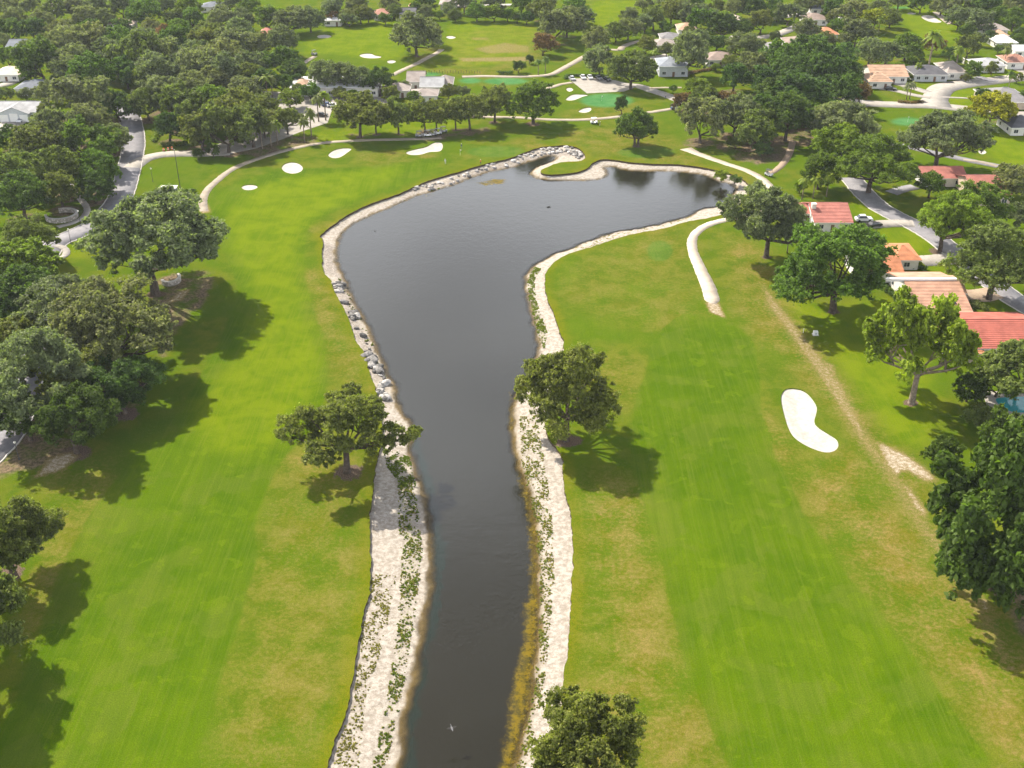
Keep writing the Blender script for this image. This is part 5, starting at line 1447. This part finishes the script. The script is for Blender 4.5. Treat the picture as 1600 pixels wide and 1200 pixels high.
# ------------------------------------------------------------------ golfers
M['skin'] = plain('skin', (0.42, 0.26, 0.19), 0.6, 0.3, var=0.05)
M['hair'] = plain('hair', (0.05, 0.035, 0.025), 0.8, 0.2)
def person(px, py, rz, shirt, trousers, label, bend=0.0):
    p = P(px, py)
    n = NT('clothes'); g = n.n('ShaderNodeTexCoord'); sp = n.n('ShaderNodeSeparateXYZ'); n.put(sp.inputs[0], g.outputs['Object'])
    z = sp.outputs[2]
    ns = n.noise(6.0, 3)
    c = n.mix(n.ss(z, 0.92, 0.94), n.mix(ns, trousers, tuple(q * .7 for q in trousers)), n.mix(ns, shirt, tuple(q * .8 for q in shirt)))
    c = n.mix(n.ss(z, 1.46, 1.48), c, (0.42, 0.26, 0.19)); c = n.mix(n.ss(z, .08, .10, 1, 0), c, (0.05, 0.04, 0.04))
    mat = n.done(n.bsdf(c, .8, .2))
    V = [(0, 0, .95), (0, .02, 1.2), (0, 0, 1.42), (0, 0, 1.52), (0, .02, 1.66), (.1, 0, .88), (.12, .02, .5), (.13, 0, .09), (.13, .14, .04), (-.1, 0, .88), (-.12, .02, .5), (-.13, 0, .09), (-.13, .14, .04),
         (.2, 0, 1.4), (.25, .04, 1.12), (.12, .28, .92), (-.2, 0, 1.4), (-.25, .04, 1.12), (-.08, .28, .94), (0, .04, 1.74)]
    rad = [.15, .15, .15, .06, .1, .1, .07, .05, .04, .1, .07, .05, .04, .07, .05, .035, .07, .05, .035, .08]
    E = [(0, 1), (1, 2), (2, 3), (3, 4), (4, 19), (0, 5), (5, 6), (6, 7), (7, 8), (0, 9), (9, 10), (10, 11), (11, 12), (2, 13), (13, 14), (14, 15), (2, 16), (16, 17), (17, 18)]
    V = [(x, y + bend * max(0, z - .95), z) for x, y, z in V]
    me = bpy.data.meshes.new('person'); me.from_pydata(V, E, [])
    o = link('person', me, None, mat); o.location = (p[0], p[1], 0.0); o.rotation_euler = (0, 0, math.radians(rz))
    m = o.modifiers.new('skin', 'SKIN')
    for k, r_ in enumerate(rad): me.skin_vertices[0].data[k].radius = (r_, r_ * .85)
    me.skin_vertices[0].data[0].use_root = True
    s = o.modifiers.new('sub', 'SUBSURF'); s.levels = 1; s.render_levels = 1
    tag(o, label, 'person', 'golfers')
    h = MB().ball((0, .01 + bend * .78, 1.72), .115, 8, 6, (1, 1.1, .7)).obj('cap', M['trim'], o)
person(696, 256, 160, (.75, .75, .72), (.6, .6, .57), 'golfer in white beside the far shore fairway', .25)
person(721, 232, 200, (.1, .12, .2), (.25, .24, .22), 'golfer in dark shirt in the shade near the far green')
person(751, 257, 30, (.6, .18, .06), (.08, .08, .09), 'golfer in orange shirt at the far green edge')
person(937, 197, 250, (.12, .13, .15), (.5, .48, .42), 'golfer beside the white golf cart', .2)
person(1040, 155, 100, (.05, .05, .06), (.05, .06, .1), 'person in dark clothes on the grey service road')

# ------------------------------------------------------------------ boulders along the shore
from mathutils.bvhtree import BVHTree
shore_me = bpy.data.objects['shore'].data
bvh = BVHTree.FromPolygons([v.co[:] for v in shore_me.vertices], [p.vertices[:] for p in shore_me.polygons])
def shore_z(x, y):
    h = bvh.ray_cast(Vector((x, y, 20)), Vector((0, 0, -1)))
    return h[0].z if h[0] is not None else None
def rock_mesh(seed):
    rng = random.Random(seed)
    bm = bmesh.new(); bmesh.ops.create_icosphere(bm, subdivisions=2, radius=1.0)
    ax = [Vector((rng.gauss(0, 1), rng.gauss(0, 1), rng.gauss(0, 1))).normalized() for _ in range(9)]
    lim = [rng.uniform(.5, .85) for _ in ax]
    for v in bm.verts:
        for a, l in zip(ax, lim):
            d = v.co.dot(a)
            if d > l: v.co -= a * (d - l)
        v.co *= rng.uniform(.96, 1.04)
        v.co.z *= .72
    me = bpy.data.meshes.new('boulder'); bm.to_mesh(me); bm.free()
    return me
def stone_mat():
    n = NT('riprap_stone'); oi = n.n('ShaderNodeObjectInfo')
    w = n.noise(2.2, 5, .7)
    c = n.mix(n.ss(w, .35, .65), (.55, .55, .55), (1.25, 1.2, 1.15))
    return n.done(n.bsdf(n.mix(1.0, c, oi.outputs['Color'], 'MULTIPLY'), .85, .3, 0, n.bump(w, .5, .1)))
M['stone'] = stone_mat()
ROCKS = [rock_mesh(s) for s in range(6)]
for m_ in ROCKS: m_.materials.append(M['stone'])
rrng = random.Random(9)
def boulder(px, py, size, label, group, lightness=1.0):
    q = P(px, py, -0.7); z = shore_z(q[0], q[1])
    if z is None: return
    o = link('boulder', ROCKS[rrng.randrange(6)]); o.location = (q[0], q[1], max(z, WATER_Z - .2) + size * .22)
    o.scale = (size * rrng.uniform(.8, 1.3), size * rrng.uniform(.8, 1.2), size * rrng.uniform(.7, 1.1))
    o.rotation_euler = (rrng.uniform(-.3, .3), rrng.uniform(-.3, .3), rrng.uniform(0, 6))
    g = rrng.choice([.10, .16, .24, .34, .44]) * lightness
    o.color = (g * 1.03, g, g * .95, 1)
    tn = 'dark grey' if g < .15 else 'mid grey' if g < .3 else 'pale'
    tag(o, label.replace('TONE', tn + (' large' if size > 1.0 else ' small')), 'boulder', group)
TONE_ = ['TONE']; HEAPN = ['topmost', 'second', 'third', 'fourth', 'fifth', 'lowest']
eL = [(520,440),(523,452),(537,480),(547,503),(557,533),(571,552),(575,573),(586,598),(590,622)]
wL = [(535,435),(541,450),(551,475),(566,500),(577,525),(587,550),(599,575),(610,598),(615,625)]
clus = [.06, .10, .12, .30, .33, .36, .58, .62, .66, .70, .74, .78, .82, .95, .97, .99]
for k in range(78):
    t = rrng.choice(clus) + rrng.gauss(0, .018) if k < 56 else rrng.random()
    t = min(max(t, 0), .999); i_ = int(t * 8); f_ = t * 8 - i_
    u = rrng.uniform(.08, .8)
    ex, ey = [eL[i_][j] * (1 - f_) + eL[i_ + 1][j] * f_ for j in (0, 1)]
    wx, wy = [wL[i_][j] * (1 - f_) + wL[i_ + 1][j] * f_ for j in (0, 1)]
    boulder(ex * (1 - u) + wx * u, ey * (1 - u) + wy * u, rrng.uniform(.4, 1.15) if k % 4 else rrng.uniform(1.0, 1.5), '%s boulder in the %s heap down the left shore of the pond' % (TONE_[0], HEAPN[min(int(t * 6), 5)]), 'boulders along the left shore')
rip_e = [(640,298),(690,278),(740,263),(797,248),(837,234),(865,230),(888,229),(905,236),(911,246)]
rip_w = [(655,302),(702,288),(752,270),(797,258),(827,249),(850,241),(880,238),(895,243),(900,249)]
for k in range(150):
    t = rrng.random() ** .8 * .999; i_ = int(t * 8); f_ = t * 8 - i_; u = rrng.uniform(.05, .9)
    ex, ey = [rip_e[i_][j] * (1 - f_) + rip_e[i_ + 1][j] * f_ for j in (0, 1)]
    wx, wy = [rip_w[i_][j] * (1 - f_) + rip_w[i_ + 1][j] * f_ for j in (0, 1)]
    boulder(ex * (1 - u) + wx * u, ey * (1 - u) + wy * u, rrng.uniform(.4, .85), 'TONE riprap stone on the far shore, %s stretch of the curve' % ['leftmost', 'second', 'third', 'fourth', 'fifth', 'sixth', 'seventh', 'rightmost'][i_], 'riprap stones on the far shore', 1.4)

# ------------------------------------------------------------------ weeds on the banks, reeds
def weeds(name, zones, n, tint, label, size=.22, seed=1, hmul=1.0):
    rng = np.random.RandomState(seed)
    cs, rs = [], []
    for pts, amt in zones:
        poly = PP(pts, -0.9)
        lo, hi = poly.min(0), poly.max(0)
        m = int(n * amt)
        c = rng.uniform(lo, hi, (m * 4, 2))
        patch = np.sin(c[:, 0] * .9 + 1.3) * np.sin(c[:, 1] * .55 + .7) + .7 * np.sin(c[:, 0] * 2.3) * np.sin(c[:, 1] * 1.4 + 2)
        c = c[(sdist(poly, c[:, 0], c[:, 1], 5) < 0) & (patch + rng.normal(size=len(c)) * .75 > 0.25)][:m]
        for x, y in c:
            z = shore_z(x, y)
            if z is None or z < WATER_Z - .12: continue
            r = rng.uniform(.14, .55) * hmul * rng.choice([.5, .8, 1.15])
            cs.append((x, y, z + r * .25)); rs.append(r)
    V, F, hv = leaves(rng, np.array(cs), np.array(rs), 16, size, up=.8, flat=.6)
    me = npmesh(name, V, F, {'leafvar': ('FLOAT', hv)})
    o = link(name, me, None, M['leaf']); o.color = (*tint, 1)
    tag(o, label, None, None, 'stuff')
weeds('bank_weeds', [(WEED_ZONES[0][0], .40), WEED_ZONES[1]], 2200, (.13, .175, .026), 'green weeds growing on the left sandy bank', seed=3, hmul=.55, size=.16)
weeds('bank_weeds', [(WEED_ZONES[0][0], .6), (WEED_ZONES[7][0], .5)], 1900, (.24, .22, .06), 'pale dry weeds on the left sandy bank', seed=8, hmul=.38, size=.13)
weeds('bank_weeds', [(WEED_ZONES[6][0], .5), (WEED_ZONES[2][0], .8)], 1900, (.16, .195, .03), 'green weeds growing on the right sandy bank', seed=4, hmul=.5, size=.15)
weeds('bank_weeds', [(WEED_ZONES[6][0], 1.0), (WEED_ZONES[3][0], .5)], 1800, (.26, .23, .06), 'pale dry weeds on the right sandy bank', seed=14, hmul=.38, size=.13)
weeds('bank_weeds', [WEED_ZONES[4], WEED_ZONES[5]], 500, (.12, .14, .03), 'green weeds on the upper left shore', seed=5, hmul=.9)

# ------------------------------------------------------------------ hedges
def hedge(pts, width, height, tint, label, seed=0):
    rng = np.random.RandomState(seed + 50)
    c = catmull(PP(pts), 6)
    L = np.concatenate([[0], np.cumsum(np.linalg.norm(np.diff(c, axis=0), axis=1))])
    m = max(6, int(L[-1] / .5))
    s = np.linspace(0, L[-1], m)
    x, y = np.interp(s, L, c[:, 0]), np.interp(s, L, c[:, 1])
    C = np.concatenate([np.c_[x + rng.uniform(-.4, .4, m) * width, y + rng.uniform(-.4, .4, m) * width, np.full(m, height * q)] for q in (.3, .62)])
    V, F, hv = leaves(rng, C, np.full(len(C), max(width, height) * .5), 46, .22, up=.6, flat=.8)
    V[:, 2] = np.clip(V[:, 2], 0, height * 1.05)
    mid = np.array([x.mean(), y.mean(), 0])
    V = V - mid
    root = empty('hedge', mid); tag(root, label, 'hedge', 'clipped hedges')
    o = link('foliage', npmesh('foliage', V, F, {'leafvar': ('FLOAT', hv)}), root, M['leaf']); o.color = (*TINT[tint][0], 1)
    st = MB()
    for i_ in range(0, m, 6): st.tube([(x[i_] - mid[0], y[i_] - mid[1], -.1), (x[i_] - mid[0], y[i_] - mid[1], height * .6)], .05, 5)
    st.obj('stem', M['bark'], root)
hedge([(254,228),(270,228),(285,227),(302,225)], 1.8, 1.6, 'light', 'low hedge along the top of the entrance drive', 1)
hedge([(240,222),(244,214),(246,206)], 1.6, 1.5, 'light', 'bright hedge curving right of the entrance road', 2)
hedge([(250,301),(262,302),(276,302)], 1.6, 1.4, 'green', 'hedge before the small service enclosure', 3)
hedge([(284,301),(296,301),(303,300)], 1.4, 1.4, 'green', 'short hedge right of the small service enclosure', 4)
hedge([(1418,416),(1430,420),(1444,421)], 1.4, 1.1, 'dark', 'low hedge beside the white garage wall', 5)
hedge([(780,116),(800,116)], 1.6, 1.6, 'dark', 'dark hedge at the range tee', 6)
hedge([(1386,455),(1398,466),(1408,478),(1416,486)], 1.6, 1.3, 'dark', 'hedge left of the tan pink tiled house', 7)
hedge([(1405,160),(1425,161),(1438,160)], 2.0, .8, 'red', 'rusty low planting on the mulch bed', 8)
hedge([(884,124),(886,120),(900,119),(945,120)], 1.4, 1.0, 'dark', 'dark hedge behind the small car park', 9)
hedge([(1075,116),(1095,112),(1115,109)], 2.0, 1.0, 'red', 'rusty hedge right of the mossy covered house', 10)
hedge([(1520,474),(1526,480),(1535,484)], 2.4, 1.2, 'olive', 'bushy planting right of the tan pink tiled house', 11)
hedge([(1542,668),(1530,655),(1535,640)], 2.6, 1.6, 'olive', 'bushy hedge left of the pool', 12)

# ------------------------------------------------------------------ stone planter walls
def masonry():
    n = NT('stone_wall')
    v = n.n('ShaderNodeTexVoronoi'); v.inputs['Scale'].default_value = 1.6
    n.t.links.new(n.coord(), v.inputs['Vector'])
    c = n.mix(n.ss(v.outputs['Distance'], .1, .6), (.50, .46, .40), (.24, .215, .18))
    return n.done(n.bsdf(c, .9, .2, 0, n.bump(v.outputs['Distance'], -.6, .1)))
M['masonry'] = masonry()
def arc_wall(cx, cy, rx, ry, a0, a1, h, label, th=.55):
    c = P(cx, cy); s = ppm(cy); RX = rx / s; RY = ry / (s * (cy + 395) * CP / FPX)
    n = 30
    root = empty('planter_wall', (c[0], c[1], 0)); tag(root, label, 'wall', 'stone planter walls')
    def seg(r_in, r_out, z0, z1):
        mb = MB()
        vs, fs = [], []
        for k in range(n + 1):
            a = math.radians(a0 + (a1 - a0) * k / n)
            for q in (r_in, r_out):
                for z in (z0, z1): vs.append(((RX + q) * math.cos(a), (RY + q) * math.sin(a), z))
        for k in range(n):
            b = k * 4; e = b + 4
            fs += [(b, b + 1, e + 1, e), (b + 2, e + 2, e + 3, b + 3), (b + 1, b + 3, e + 3, e + 1)]
        fs += [(0, 2, 3, 1), (n * 4, n * 4 + 1, n * 4 + 3, n * 4 + 2)]
        return mb.add(vs, fs)
    seg(-th / 2, th / 2, -.1, h).obj('wall', M['masonry'], root)
    seg(-th / 2 - .08, th / 2 + .08, h, h + .12).obj('coping', M['kerb'], root)
arc_wall(97, 340, 23, 8.5, -170, 120, 1.3, 'oval stone planter wall beside the entrance road')
arc_wall(268, 440, 13, 7, -150, 60, 1.2, 'curved pale stone wall under the mossy oak')

# ------------------------------------------------------------------ posts, lamps, small things
M['lampglass'] = plain('lamp_globe', (.78, .74, .64), .3, .5, var=.03)
def lamp(px, py, h, label):
    p = P(px, py); r = empty('lamp_post', (p[0], p[1], 0)); tag(r, label, 'lamp post', 'black lamp posts')
    MB().tube([(0, 0, -.1), (0, 0, .3)], [.16, .12], 8).obj('base', M['darkmetal'], r)
    MB().tube([(0, 0, .3), (0, 0, h)], [.075, .055], 8).obj('pole', M['darkmetal'], r)
    MB().ball((0, 0, h + .24), .26, 10, 8).obj('lamp_globe', M['lampglass'], r, True)
    MB().tube([(0, 0, h + .46), (0, 0, h + .56)], [.12, .02], 8).obj('finial', M['darkmetal'], r)
lamp(239, 284, 4.2, 'lamp post on the grass right of the entrance road'); lamp(126, 351, 4.0, 'lamp post beside the oval stone planter'); lamp(111, 380, 4.0, 'lamp post at the curve of the entrance road'); lamp(30, 718, 3.8, 'lamp post at the left edge below the huge oak')
p = P(282, 296); r = empty('flag_pole', (p[0], p[1], 0)); tag(r, 'tall thin grey pole beside the small service enclosure', 'pole')
MB().tube([(0, 0, -.1), (0, 0, 13)], [.14, .07], 8).obj('pole', M['darkmetal'], r); MB().box((0, 0, .15), (.6, .6, .3)).obj('base', M['kerb'], r); MB().ball((0, 0, 13.05), .14, 8, 6).obj('finial', M['trim'], r)
p = P(264, 300); r = empty('service_enclosure', (p[0], p[1], 0)); tag(r, 'small white topped service enclosure on the entrance grass', 'enclosure')
MB().box((0, 0, .8), (5.0, 2.2, 1.6)).obj('wall', M['stucco_grey'], r); MB().box((0, 0, 1.68), (5.5, 2.7, .16)).obj('roof', M['trim'], r); MB().box((1.2, -1.12, .75), (.9, .06, 1.5)).obj('door', M['darkmetal'], r)
p = P(1274, 523); r = empty('utility_box', (p[0], p[1], 0)); tag(r, 'small pale utility box on the lawn below the large oak', 'utility box')
MB().box((0, 0, .5), (1.1, .9, 1.0), 0, .9).obj('cabinet', M['trim'], r); MB().box((0, 0, .02), (1.5, 1.3, .1)).obj('base', M['kerb'], r); MB().box((0, -.455, .5), (.5, .03, .6)).obj('door', M['stucco_grey'], r)
p = P(1255, 520); r = empty('marker_post', (p[0], p[1], 0)); tag(r, 'thin white marker post on the dry track edge', 'post')
MB().tube([(0, 0, -.1), (0, 0, 1.1)], .07, 6).obj('post', M['trim'], r); MB().tube([(0, 0, 1.1), (0, 0, 1.2)], [.09, .03], 6).obj('cap', M['trim'], r)
for px, py, lab, cc in [(719,243,'flagstick on the far green','trim'), (1418,191,'flagstick on the right turquoise green','trim'), (940,158,'flagstick on the turquoise green below the small car park','trim')]:
    p = P(px, py); r = empty('flagstick', (p[0], p[1], 0)); tag(r, lab, 'flag', 'flagsticks')
    MB().tube([(0, 0, 0), (0, 0, 2.2)], .03, 6).obj('stick', M['trim'], r)
    MB().prism_y([(0, 1.75), (.6, 1.95), (0, 2.18)], -.012, .012).obj('flag', M['trim'], r)
# rope posts of the range tee
r = empty('range_fence', (*P(690, 113), 0)); tag(r, 'row of short dark posts at the driving range tee', 'fence')
for k in range(26):
    q = P(645 + k * 4.2, 113.5 + (1.5 if k % 2 else 0)) - P(690, 113)
    MB().tube([(q[0], q[1], -.1), (q[0], q[1], 1.2)], .09, 6).obj('post', M['darkmetal'], r)
# cones and barrier at the entrance
M['cone'] = plain('orange_cone', (.62, .16, .03), .6, .3)
for px, py, lab in [(256,236,'left orange barrier drum beside the entrance drive'), (263,235,'middle orange barrier drum beside the entrance drive'), (269,234,'right orange barrier drum beside the entrance drive')]:
    p = P(px, py); r = empty('barrier_drum', (p[0], p[1], 0.02)); tag(r, lab, 'barrier', 'orange barrier drums')
    MB().tube([(0, 0, 0), (0, 0, .5), (0, 0, 1.0)], [.42, .36, .3], 10).obj('drum', M['cone'], r); MB().tube([(0, 0, .45), (0, 0, .65)], [.385, .36], 10).obj('band', M['trim'], r); MB().tube([(0, 0, 0), (0, 0, .1)], .55, 10).obj('base', M['rubber'], r)

# birds
M['feather'] = plain('pale_feathers', (.17, .17, .175), .8, .2, var=.3, scale=6); M['featherdark'] = plain('dark_feathers', (.035, .033, .03), .8, .2, var=.3, scale=6)
def bird(px, py, z, span, rz, m, label, flying):
    p = P(px, py, z); r = empty('bird', (p[0], p[1], z), rz); tag(r, label, 'bird', 'water birds')
    s = span / 2
    b = MB(); b.ball((0, 0, 0), .22 * s, 10, 8, (2.4, .9, .9)); b.tube([(.4 * s, 0, .03 * s), (.62 * s, 0, .16 * s), (.78 * s, 0, .18 * s), (1.0 * s, 0, .15 * s)], [.12 * s, .07 * s, .1 * s, .02 * s], 7); b.tube([(-.4 * s, 0, 0), (-.75 * s, 0, .02 * s)], [.12 * s, .05 * s], 6)
    b.obj('body', m, r, True)
    for sg in (-1, 1):
        w = MB()
        pts = [(.18, .12, .05), (.30, .5, .22), (.12, 1.0, .12), (-.12, .75, .14), (-.22, .12, .04)] if flying else [(.3, .14, .1), (.1, .26, .1), (-.5, .12, .06), (-.1, .1, .16)]
        top = [(x * s, sg * y * s, z_ * s) for x, y, z_ in pts]; n_ = len(top)
        w.add(top + [(x, y, z_ - .03 * s) for x, y, z_ in top], [tuple(range(n_)), tuple(range(n_, 2 * n_))[::-1]] + [(k, (k + 1) % n_, n_ + (k + 1) % n_, n_ + k) for k in range(n_)])
        w.obj('wing', m if not flying else M['featherdark'], r)
bird(706, 1138, 2.0, 1.5, 1.9, M['feather'], 'grey winged bird flying low over the near channel', True)
bird(857, 323, WATER_Z + .12, 1.7, .3, M['featherdark'], 'dark water bird swimming in the middle of the pond', False)
bird(586, 361, WATER_Z + .1, 1.2, 2.0, M['featherdark'], 'small dark water bird near the upper left shore', False)

# pool behind the right edge trees
pp_ = PP([(1535,612),(1640,610),(1640,665),(1570,660),(1545,645)])
deck = MB().prism([tuple(a) for a in pp_], -.1, .06).obj('pool_deck', M['concrete']); tag(deck, 'pale deck round the garden pool', None, None, 'structure')
n = NT('pool_water'); rp = n.noise(3.0, 3)
M['pool'] = n.done(n.bsdf(n.mix(rp, (.02, .22, .24), (.04, .34, .36)), .05, .5, 0, n.bump(rp, .1, .05)))
pw = MB().prism([tuple(a) for a in catmull(PP([(1556,624),(1580,621),(1615,622),(1620,640),(1590,645),(1568,638)]), 5, True)], -.05, .10).obj('pool', M['pool']); tag(pw, 'small turquoise garden pool behind the right edge trees', None, None, 'structure')

for d_ in list(bpy.data.objects):
    if d_.type == 'MESH' and d_.name.startswith(('pool_deck', 'pool')):
        bm = bmesh.new(); bm.from_mesh(d_.data); bmesh.ops.recalc_face_normals(bm, faces=bm.faces); bm.to_mesh(d_.data); bm.free()

# ------------------------------------------------------------------ summer haze
HAZE = 0.00006
n = NT('haze_air')
pv = n.n('ShaderNodeVolumePrincipled'); pv.inputs['Color'].default_value = (.86, .91, 1.0, 1); pv.inputs['Density'].default_value = HAZE; pv.inputs['Anisotropy'].default_value = 0.2
n.t.links.new(pv.outputs[0], n.out.inputs['Volume'])
hz = MB().box((0, 1150, 61), (5040, 4740, 138)).obj('haze', n.m)
tag(hz, 'thin pale summer haze over the whole course', None, None, 'stuff')
